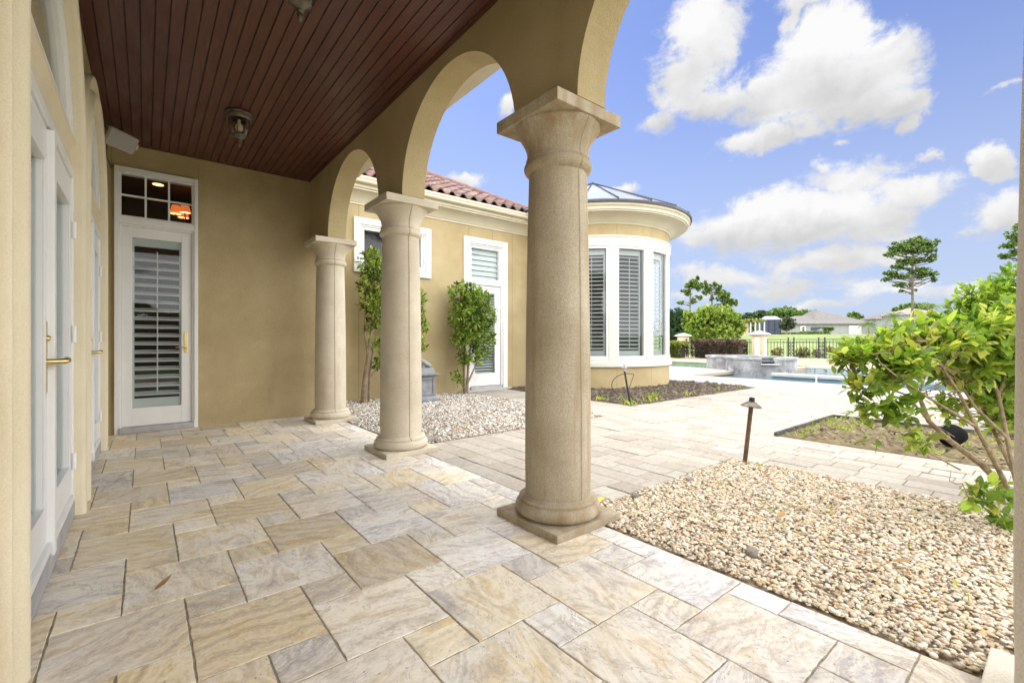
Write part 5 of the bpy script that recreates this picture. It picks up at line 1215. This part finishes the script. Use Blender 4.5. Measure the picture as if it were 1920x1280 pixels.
def fence(p0, p1, label, extra_posts, npick, name='metal_fence', start=.36, end=.36):
    d = (p1-p0); L = d.length; d.normalize(); mid = (p0+p1)/2
    t = thing(name, label, 'fence', mid)
    a, b_ = p0+d*start, p1-d*end; Lf = (b_-a).length; ang = math.atan2(d.y, d.x)
    def bar(q, s0, s1, z0, z1, w): m = Matrix.Translation(a) @ Matrix.Rotation(ang, 4, 'Z'); q.box(s0, s1, -w, w, z0, z1, m)
    for z in (1.13, .97, .10):
        q = MB(); bar(q, 0, Lf, z, z+.035, .014); build('rail', q, 'iron', t)
    for s in extra_posts:
        q = MB(); bar(q, s*Lf-.03, s*Lf+.03, 0, 1.27, .03); build('post', q, 'iron', t)
    for k in range(npick):
        s = (k+.5)/npick*Lf
        if any(abs(s-e*Lf) < .06 for e in extra_posts): continue
        q = MB(); bar(q, s-.011, s+.011, .06, 1.13 if k % 4 == 0 else 1.08, .011); build('picket', q, 'iron', t)
    return t, a, d, Lf
fence(P1, P2, 'black metal fence run behind the purple hedge', [.02, .98], 52)
PE = at(1650, 638.5, 25.2); PE.z = 0
Lr = (PE-P2).length
def sfrac(px):   # fraction along the right run seen at this bearing
    a = (px-960)/FPX; dirv = Vector((a*math.cos(YAW)+math.sin(YAW), math.cos(YAW)-a*math.sin(YAW))); e = (PE-P2).to_2d(); pp = P2.to_2d()
    den = dirv.x*e.y-dirv.y*e.x; tt = -(dirv.x*pp.y-dirv.y*pp.x)/den; return (tt*Lr-.36)/(Lr-.36)
posts = [sfrac(p_) for p_ in (1478, 1488.5, 1535, 1546.5, 1582)]
t, a, d, Lf = fence(P2, PE, 'black metal fence run with scroll panels right of the spa', posts, 34, end=0)
for (u0, u1) in ((posts[0], posts[1]), (posts[2], posts[3])):
    q = MB(); m = Matrix.Translation(a) @ Matrix.Rotation(math.atan2(d.y, d.x), 4, 'Z'); w = (u1-u0)*Lf; n = 4; hz = .86/n
    for k in range(n):
        z0 = .12+k*hz
        for s_ in (-1, 1):
            pts = [m @ Vector((u0*Lf+w*(.5+s_*.42*math.cos(t_)*(1-.0*t_)), 0, z0+hz*.5+hz*.46*math.sin(t_))) for t_ in [i*PI/8-PI/2 for i in range(9)]]
            q.tube(pts, .013, 5)
        q.tube([m @ Vector((u0*Lf+w*.12, 0, z0)), m @ Vector((u0*Lf+w*.88, 0, z0+hz))], .012, 5); q.tube([m @ Vector((u0*Lf+w*.88, 0, z0)), m @ Vector((u0*Lf+w*.12, 0, z0+hz))], .012, 5)
    build('scroll_panel', q, 'iron', t)
PX = at(1245, 638.5, 37.5); PX.z = 0
fence(PX, P1, 'black metal fence stub left of the farther pier', [.02], 12, start=0)
# kerb at the fence foot
q = MB(); e = (PE-P2).normalized(); nn = Vector((-e.y, e.x, 0)); 
q.add([P2+nn*-.25+Vector((0, 0, -.05)), PE+nn*-.25+Vector((0, 0, -.05)), PE+nn*.1+Vector((0, 0, -.05)), P2+nn*.1+Vector((0, 0, -.05)), P2+nn*-.25+Vector((0, 0, .05)), PE+nn*-.25+Vector((0, 0, .05)), PE+nn*.1+Vector((0, 0, .05)), P2+nn*.1+Vector((0, 0, .05))], [(3, 2, 1, 0), (4, 5, 6, 7), (0, 1, 5, 4), (1, 2, 6, 5), (2, 3, 7, 6), (3, 0, 4, 7)])
tag(build('fence_kerb', q, 'coping'), 'pale kerb under the metal fence', 'kerb')

# hedges
def hedge(name, label, p0, p1, w, h, n, L, cols, topcols=None):
    mid = (p0+p1)/2; t = thing(name, label, 'hedge', (mid.x, mid.y, 0)); d = (p1-p0).normalized(); nn = Vector((-d.y, d.x, 0)); Lg = (p1-p0).length
    s = RNG.uniform(0, 1, n); u_ = RNG.uniform(-1, 1, n); z = RNG.uniform(.04, 1, n)**.8
    face = RNG.random(n); u_ = np.where(face < .6, np.sign(u_)*(1-.16*RNG.random(n)), u_); z = np.where(face >= .6, 1-.12*RNG.random(n), z)
    bul = 1+.06*np.sin(s*17)+.05*np.sin(s*41+1)
    P = np.array(p0)[None]+np.outer(s*Lg, np.array(d))+np.outer(u_*w/2*bul, np.array(nn)); P[:, 2] = z*h*bul
    Ls = L*RNG.uniform(.6, 1.2, n); V, F = scatter(QUAD_V, QUAD_F, P, rotmats(n), np.stack([Ls]*3, 1)*1.5)
    C = pick(cols, n, .15)
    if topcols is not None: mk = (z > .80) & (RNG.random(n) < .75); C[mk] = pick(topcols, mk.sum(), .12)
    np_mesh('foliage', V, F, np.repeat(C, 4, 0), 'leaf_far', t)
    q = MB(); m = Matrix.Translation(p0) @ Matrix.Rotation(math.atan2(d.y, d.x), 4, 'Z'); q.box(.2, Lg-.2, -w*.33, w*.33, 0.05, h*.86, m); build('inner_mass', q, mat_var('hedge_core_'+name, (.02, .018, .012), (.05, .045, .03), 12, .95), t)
a_ = at(1304, 638.5, 28.2); b_ = at(1394, 638.5, 25.6); a_.z = b_.z = 0
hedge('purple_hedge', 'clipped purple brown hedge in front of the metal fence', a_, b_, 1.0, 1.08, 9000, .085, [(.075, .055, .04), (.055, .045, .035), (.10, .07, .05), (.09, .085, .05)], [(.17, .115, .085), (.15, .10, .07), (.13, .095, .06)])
a_ = at(1256, 638.5, 28.5); b_ = at(1284, 638.5, 27.5); a_.z = b_.z = 0
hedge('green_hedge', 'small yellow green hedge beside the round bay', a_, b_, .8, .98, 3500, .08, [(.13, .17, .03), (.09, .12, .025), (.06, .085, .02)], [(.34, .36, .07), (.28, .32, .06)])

a_, b_ = Vector((-7, -9, 0)), Vector((7, -9, 0))  # added hedge out of view, darkens what the back door glass reflects
hedge('reflection_hedge', 'added unseen hedge behind the patio that darkens the door glass reflections', a_, b_, 1.2, 2.3, 7000, .16, [(.09, .14, .035), (.12, .18, .045), (.07, .11, .03)])

# ================================================================== FAR TREES, HOUSES
def gz(x, y): return terrain_z(x, y)
def place(px, depth):
    p = at(px, 638.5, depth); p.z = gz(p.x, p.y); return p
def tree(name, label, px, depth, blobs, n, L, cols, trunk_r, group=None, trunk_top=None, cat='tree', bark='bark', shell=.35, limbs=True):
    """blobs: (px, py, rx_px, ry_px) seen at this depth; turned into real ellipsoids"""
    p = place(px, depth); t = thing(name, label, cat, p, group); bl = []
    if name in ('pine_tree', 'thin_tree'):
        blobs = [(bx, by, rx*.85, ry*1.15) for bx, by, rx, ry in blobs]+[(bx+random.uniform(-1.1, 1.1)*rx, by+random.uniform(-1.3, 1.0)*ry, rx*random.uniform(.2, .4), ry*random.uniform(.4, .7)) for bx, by, rx, ry in blobs for _ in range(3)]
    for (bx, by, rx, ry) in blobs:
        c = at(bx, by, depth+random.uniform(-.12, .12)*rx*depth/FPX*2); rr_ = rx*depth/FPX; bl.append((c, (rr_, rr_, ry*depth/FPX)))
    f, tips = leafy('crown', t, bl, n, L, cols, 'leaf_far', (QUAD_V*1.6, QUAD_F), shell, .15, 1.0)
    top = Vector((p.x, p.y, max(c.z for c, r in bl))) if trunk_top is None else at(px, trunk_top, depth)
    tp = [p+Vector((0, 0, -.1)), p.lerp(top, .35), p.lerp(top, .7), top]
    paths = [(tp, trunk_r, trunk_r*.35)]
    if limbs:
        for c, r in bl:
            zz = max(p.z+.4, min(top.z, c.z-.25*(Vector((c.x, c.y, 0))-Vector((p.x, p.y, 0))).length)); s_ = Vector((p.x, p.y, zz)); paths.append((jag(s_, c, 4, .04), trunk_r*.4, trunk_r*.14))
    stems('trunk', t, paths, bark, 8); return t
YG = [(.24, .32, .05), (.30, .38, .07), (.20, .29, .05), (.16, .24, .045), (.34, .40, .09)]
DG = [(.055, .10, .035), (.075, .13, .045), (.045, .08, .035), (.06, .10, .06)]
MG = [(.11, .19, .04), (.14, .23, .05), (.09, .155, .035), (.18, .26, .06)]
PG = [(.085, .135, .04), (.11, .165, .045), (.065, .11, .035), (.14, .19, .06)]
tree('leafy_tree', 'dark blue green tree at the left end of the far planting', 1272, 62, [(1266, 600, 22, 26), (1282, 606, 18, 24), (1268, 625, 26, 16), (1290, 622, 20, 16)], 4200, .34, DG, .25)
tree('leafy_tree', 'broad yellow green feathery bush behind the purple hedge', 1340, 46,
     [(1300, 606, 22, 24), (1325, 598, 28, 26), (1352, 594, 26, 24), (1374, 604, 18, 22), (1310, 626, 24, 14), (1345, 622, 30, 18), (1378, 624, 16, 14), (1290, 590, 10, 10), (1392, 618, 8, 14), (1335, 585, 20, 10)], 11000, .22, YG, .16, shell=.25)
tree('thin_tree', 'thin wispy tree with upright trunk above the yellow green bush', 1294, 72, [(1300, 532, 11, 8), (1310, 538, 8, 6), (1288, 535, 6, 4), (1291, 549, 7, 5), (1281, 546, 5, 2), (1311, 558, 6, 4), (1300, 566, 7, 4), (1275, 568, 6, 2.5)], 2600, .26, [(.15, .22, .05), (.20, .27, .06), (.11, .16, .05)], .16, trunk_top=530, bark='pinebark', shell=.1)
tree('thin_tree', 'wider wispy tree with forked crown right of the thin tree', 1335, 72, [(1328, 541, 9, 8), (1340, 534, 6, 4), (1348, 540, 5, 5), (1356, 556, 15, 10), (1370, 566, 10, 6), (1380, 568, 5, 4), (1333, 560, 6, 4), (1363, 572, 12, 4), (1322, 548, 6, 4)], 4200, .26, [(.15, .22, .05), (.20, .28, .06), (.11, .17, .05)], .22, trunk_top=535, bark='pinebark', shell=.1)
tree('leafy_tree', 'dark rounded tree behind the vine pergola', 1420, 150, [(1405, 598, 16, 12), (1428, 592, 17, 10), (1445, 600, 12, 10), (1390, 604, 14, 12)], 2600, .7, DG, .4)
tree('leafy_tree', 'tall mid green dome tree left of the grey roofed house', 1466, 145, [(1455, 588, 16, 11), (1476, 586, 18, 11), (1490, 596, 14, 12), (1464, 604, 20, 14)], 3200, .6, MG, .4)
tree('leafy_tree', 'green treetop showing above the low grey roof', 1512, 150, [(1505, 592, 14, 10), (1524, 590, 13, 8)], 1500, .7, MG, .35)
tree('leafy_tree', 'small treetop peeping over the right slope of the grey roof', 1601, 165, [(1600, 592, 9, 6), (1610, 596, 8, 6)], 700, .8, MG, .3)
tree('leafy_tree', 'broad green treetops behind the second house', 1700, 160, [(1690, 582, 14, 10), (1710, 578, 16, 10), (1730, 576, 16, 8), (1680, 590, 10, 8)], 2200, .75, MG, .4)
tree('magnolia_tree', 'dark glossy magnolia standing before the grey house wall', 1475, 98, [(1476, 602, 10, 9), (1468, 608, 8, 8), (1483, 606, 9, 10), (1476, 614, 10, 6)], 1500, .36, [(.05, .075, .035), (.07, .095, .045), (.10, .12, .075)], .14)
tree('small_tree', 'small green ornamental tree in front of the dark screened opening', 1551, 95, [(1547, 617, 5, 5), (1556, 616, 7, 4), (1550, 625, 5, 4)], 700, .3, MG, .07)
# pine
pine_bl = [(1712, 456, 30, 8), (1734, 460, 22, 8), (1690, 466, 22, 8), (1672, 476, 14, 5), (1712, 470, 30, 6), (1740, 468, 14, 6), (1745, 481, 12, 4), (1742, 488, 14, 3), (1700, 490, 22, 7), (1685, 500, 16, 5), (1722, 488, 14, 4), (1725, 508, 22, 6), (1745, 514, 16, 4), (1672, 512, 18, 5), (1690, 518, 18, 5), (1662, 524, 12, 3.5), (1728, 518, 10, 4), (1752, 525, 9, 3.5), (1688, 535, 11, 3.5), (1705, 534, 6, 3), (1692, 546, 7, 3), (1717, 544, 4, 2)]
tree('pine_tree', 'lone tall pine with flat tiered crown and bare trunk', 1711, 70, pine_bl, 16000, .21, [(.12, .19, .05), (.15, .225, .06), (.085, .14, .04), (.19, .26, .075)], .22, trunk_top=455, cat='pine tree', bark='pinebark', shell=.1)
tree('pine_tree', 'pine crown cut off by the right hand column', 1925, 62, [(1912, 425, 12, 8), (1900, 442, 14, 6), (1890, 460, 18, 5), (1908, 455, 14, 6), (1905, 475, 16, 5), (1886, 480, 14, 4), (1930, 450, 30, 14), (1940, 430, 20, 12)], 7500, .20, [(.12, .19, .05), (.15, .225, .06), (.085, .14, .04), (.19, .26, .075)], .25, trunk_top=425, cat='pine tree', bark='pinebark', shell=.1)
# palms
def palm(px, top_py, depth, rpx, label, n=26):
    p = place(px, depth); top = at(px, top_py, depth); t = thing('palm_tree', label, 'palm tree', p, 'palms by the far houses')
    q = MB(); q.tube([p, p.lerp(top, .5)+Vector((.1, .05, 0)), top], [.16, .13, .12], 8); build('trunk', q, 'bark', t, smooth=True)
    q = MB(); Rr = rpx*depth/FPX; cols_ = [(.10, .16, .05), (.15, .21, .07), (.20, .25, .10)]
    for k in range(n):
        a = 2*PI*k/n+random.uniform(-.2, .2); el = random.uniform(-.2, 1.25); dirh = Vector((math.cos(a), math.sin(a), 0)); c_ = random.choice(cols_)
        pts = [top+dirh*(Rr*s_*math.cos(el*.8))+Vector((0, 0, Rr*(s_*math.sin(el)-.75*s_*s_))) for s_ in (0, .3, .6, .85, 1.0)]
        sd_ = Vector((-dirh.y, dirh.x, 0))
        for i in range(4):
            for j in range(4):
                o = pts[i].lerp(pts[i+1], j/4); w_ = Rr*.30*(1-.5*(i+j/4)/4)
                for s2 in (-1, 1):
                    tip = o+sd_*s2*w_*.8+(pts[i+1]-pts[i]).normalized()*w_*.7+Vector((0, 0, -w_*.35)); dd = (pts[i+1]-pts[i])*.12
                    q.add([o, o+dd, tip], [(0, 1, 2)], c_)
    build('fronds', q, 'leaf_far', t, fixn=False)
palm(1629, 606, 92, 22, 'grey green palm at the right end of the grey roofed house')
palm(1677, 592, 88, 24, 'darker palm left of the pine trunk')
palm(1745, 572, 105, 20, 'tallest palm right of the pine trunk')
palm(1556, 624, 90, 8, 'tiny palm under the dark screened opening', 14)

def hip_house(name, label, p, ang, L, D, wh, ov, pitch, wallm, roofm, ridge=None):
    t = thing(name, label, 'house', p); m = Matrix.Translation(p) @ Matrix.Rotation(ang, 4, 'Z')
    q = MB(); q.box(-L/2, L/2, 0, D, -1.0, wh, m); build('wall', q, wallm, t)
    q = MB(); l, d0, d1 = L/2+ov, -ov, D+ov; hh = (D/2+ov)*pitch; rl = max(.05, l-(D/2+ov)) if ridge is None else ridge
    vs = [(-l, d0, wh), (l, d0, wh), (l, d1, wh), (-l, d1, wh), (-rl, D/2, wh+hh), (rl, D/2, wh+hh), (-l, d0, wh-.18), (l, d0, wh-.18), (l, d1, wh-.18), (-l, d1, wh-.18)]
    q.add([m @ Vector(v_) for v_ in vs], [(0, 1, 5, 4), (1, 2, 5), (2, 3, 4, 5), (3, 0, 4), (6, 7, 1, 0), (7, 8, 2, 1), (8, 9, 3, 2), (9, 6, 0, 3), (9, 8, 7, 6)]); build('roof', q, roofm, t)
    return t, m
face = -YAW-R(25)
def groundp(px, depth): return place(px, depth)
# grey roofed house: low front range plus taller block
p = groundp(1547, 112); t, m = hip_house('grey_roof_house', 'long pale house with broad grey shingle roof beyond the fence', p, -YAW-R(3), 19.5, 11, 2.75, .6, .36, 'housewall', 'shingle')
k_ = 112/FPX
q = MB(); l0, l1, zt = (1530-1547)*k_, (1640-1547)*k_, (638.5-578)*k_+CAM_H-p.z; xm = (1560-1547)*k_
vs = [(l0, 1.0, 3.1), (l1+1, 1.0, 2.75), (l1+1, 14, 2.75), (l0, 14, 3.1), (xm, 6.0, zt), (xm+.4, 9, zt)]
q.add([m @ Vector(v_) for v_ in vs], [(0, 1, 4), (1, 2, 5, 4), (2, 3, 5), (3, 0, 4, 5)]); build('upper_roof', q, 'shingle', t)
def on_wall(px0, px1, py0, py1, d=-.06, th=.05):
    q = MB(); q.box((px0-1547)*k_, (px1-1547)*k_, d-th, d+th, (638.5-py1)*k_+CAM_H-p.z, (638.5-py0)*k_+CAM_H-p.z, m); return q
build('screened_opening', on_wall(1521, 1562, 613, 619.5), 'screen', t)
w = build('window', on_wall(1502, 1511, 611, 621), 'white', t); build('pane', on_wall(1505, 1509, 613, 616, -.14), 'farwindow', w); build('pane', on_wall(1505, 1509, 617, 620, -.14), 'farwindow', w)
q = MB(); pts = [((1531-1547)*k_, (638.5-620)*k_+CAM_H-p.z)]+[((1531+18*i/8-1547)*k_, (638.5-(619-4.5*math.sin(PI/2*i/8)))*k_+CAM_H-p.z) for i in range(9)]+[((1549-1547)*k_, (638.5-620)*k_+CAM_H-p.z)]
q.add([m @ Vector((a, -.2, b)) for a, b in pts]+[m @ Vector((a, -.12, b)) for a, b in pts], [tuple(range(len(pts)))]+[(i, (i+1) % len(pts), len(pts)+(i+1) % len(pts), len(pts)+i) for i in range(len(pts))]); build('arched_rail', q, 'housewall', t)
build('garage_panel', on_wall(1590, 1612, 610, 628), 'white', t)
hpx = groundp(1546, 150); t, m2 = hip_house('terracotta_roof_house', 'house with terracotta roof rising behind the grey roof', hpx, -YAW-R(10), 9, 9, 5.0, .6, .60, 'housewall', 'terracotta', .5)
zt2 = 5.0+5.1*.60
q = MB(); q.box(-.9, .9, 3.7, 5.3, zt2-.5, zt2+.35, m2); q.add([m2 @ Vector(v_) for v_ in ((-1.2, 3.4, zt2+.35), (1.2, 3.4, zt2+.35), (1.2, 5.6, zt2+.35), (-1.2, 5.6, zt2+.35), (0, 4.5, zt2+.95))], [(0, 1, 4), (1, 2, 4), (2, 3, 4), (3, 0, 4), (3, 2, 1, 0)]); build('cupola', q, 'terracotta', t)
hpx = groundp(1682, 118); hip_house('far_house', 'far house with grey hip roof left of the pine trunk', hpx, -YAW-R(14), 9.5, 8, 4.3, .6, .45, 'housewall', 'shingle')
hpx = groundp(1722, 100); hip_house('far_house', 'far house with pale pinkish roof behind the pine trunk', hpx, -YAW-R(18), 8.0, 7, 4.4, .5, .38, 'housewall', 'shingle_pink')
# screened lanai and pergola
lp = groundp(1447, 104); sc_ = thing('screen_enclosure', 'dark blue screened pool cage beside the grey house', 'screen enclosure', lp); k2 = 104/FPX
m = Matrix.Translation(lp) @ Matrix.Rotation(-YAW-R(20), 4, 'Z'); q = MB(); q.box(-15*k2, 15*k2, 0, 5, -.5, 3.4, m); build('screen_wall', q, 'screen', sc_)
q = MB(); vs = [(-17*k2, -.3, 3.4), (17*k2, -.3, 3.4), (17*k2, 5.3, 3.4), (-17*k2, 5.3, 3.4), (-9*k2, 2, 4.3), (9*k2, 2, 4.3)]; q.add([m @ Vector(v_) for v_ in vs], [(0, 1, 5, 4), (1, 2, 5), (2, 3, 4, 5), (3, 0, 4), (3, 2, 1, 0)]); build('screen_roof', q, mat_var('cage_roof', (.25, .28, .36), (.33, .36, .44), 1, .5), sc_)
q = MB()
for s_ in (-15, -5, 5, 15): q.box(s_*k2-.05, s_*k2+.05, -.08, -.005, -.5, 3.4, m)
build('cage_frame', q, 'iron', sc_)
lp = groundp(1414, 96); pg = thing('vine_pergola', 'pergola covered with vine beside the pool cage', 'pergola', lp); k3 = 96/FPX
m = Matrix.Translation(lp) @ Matrix.Rotation(-YAW-R(20), 4, 'Z')
for s_ in (-6, 2, 9, 17): q = MB(); q.box(s_*k3-.10, s_*k3+.10, -.1, .1, -.5, 2.7, m); build('post', q, 'white', pg)
q = MB(); q.box(-19*k3, 18*k3, -.15, .15, 2.7, 2.9, m); q.box(-19*k3, -8*k3, 1.0, 1.2, -.5, 2.6, m); build('beam', q, 'pierside', pg)
leafy('vine', pg, [(m @ Vector((s_*k3, 0, 2.95)), (.75, .6, .42)) for s_ in (-16, -9, -2, 6, 13)], 1100, .28, [(.28, .30, .08), (.34, .34, .10), (.20, .25, .07)], 'leaf_far', (QUAD_V*1.5, QUAD_F))
a_, b_ = groundp(1508, 108), groundp(1532, 106)
tt = thing('low_hedge', 'low clipped green hedge along the far grey house', 'hedge', (a_+b_)/2)
leafy('foliage', tt, [(a_.lerp(b_, i/6)+Vector((0, 0, .35)), (.7, .7, .45)) for i in range(-1, 9)], 1600, .22, MG, 'leaf_far', (QUAD_V*1.5, QUAD_F))
a_, b_ = groundp(1460, 104), groundp(1505, 103)
tt = thing('low_hedge', 'low dark hedge below the magnolia', 'hedge', (a_+b_)/2)
leafy('foliage', tt, [(a_.lerp(b_, i/6)+Vector((0, 0, .2)), (.7, .7, .3)) for i in range(7)], 1000, .22, MG, 'leaf_far', (QUAD_V*1.5, QUAD_F))
# scrub seen through the fence and a distant wood
bl = [(at(px_, 655+random.uniform(-4, 6), 31+random.uniform(-1, 2)), (.35, .35, .3)) for px_ in (1455, 1462, 1500, 1508, 1532, 1556, 1570, 1580, 1600)]
for c_, r_ in bl: c_.z = random.uniform(.15, .4)
t = stuff(leafy('rough_grass', None, bl, 1800, .16, [(.20, .22, .06), (.26, .24, .09), (.16, .17, .06), (.22, .16, .08)], 'leaf_far', (QUAD_V*1.4, QUAD_F))[0], 'rough grass and weeds just beyond the metal fence')
bl = []
for k in range(60):
    px_ = 1180+k*13; d_ = random.uniform(190, 260); c_ = place(px_, d_); h_ = random.uniform(3.5, 6.0); c_.z += h_*.6; bl.append((c_, (random.uniform(4, 7), random.uniform(4, 7), h_)))
stuff(leafy('far_wood', None, bl, 9000, 1.2, [(.07, .12, .05), (.09, .15, .06), (.06, .10, .05)], 'leaf_far', (QUAD_V*1.6, QUAD_F), .3)[0], 'distant band of woodland behind the houses')
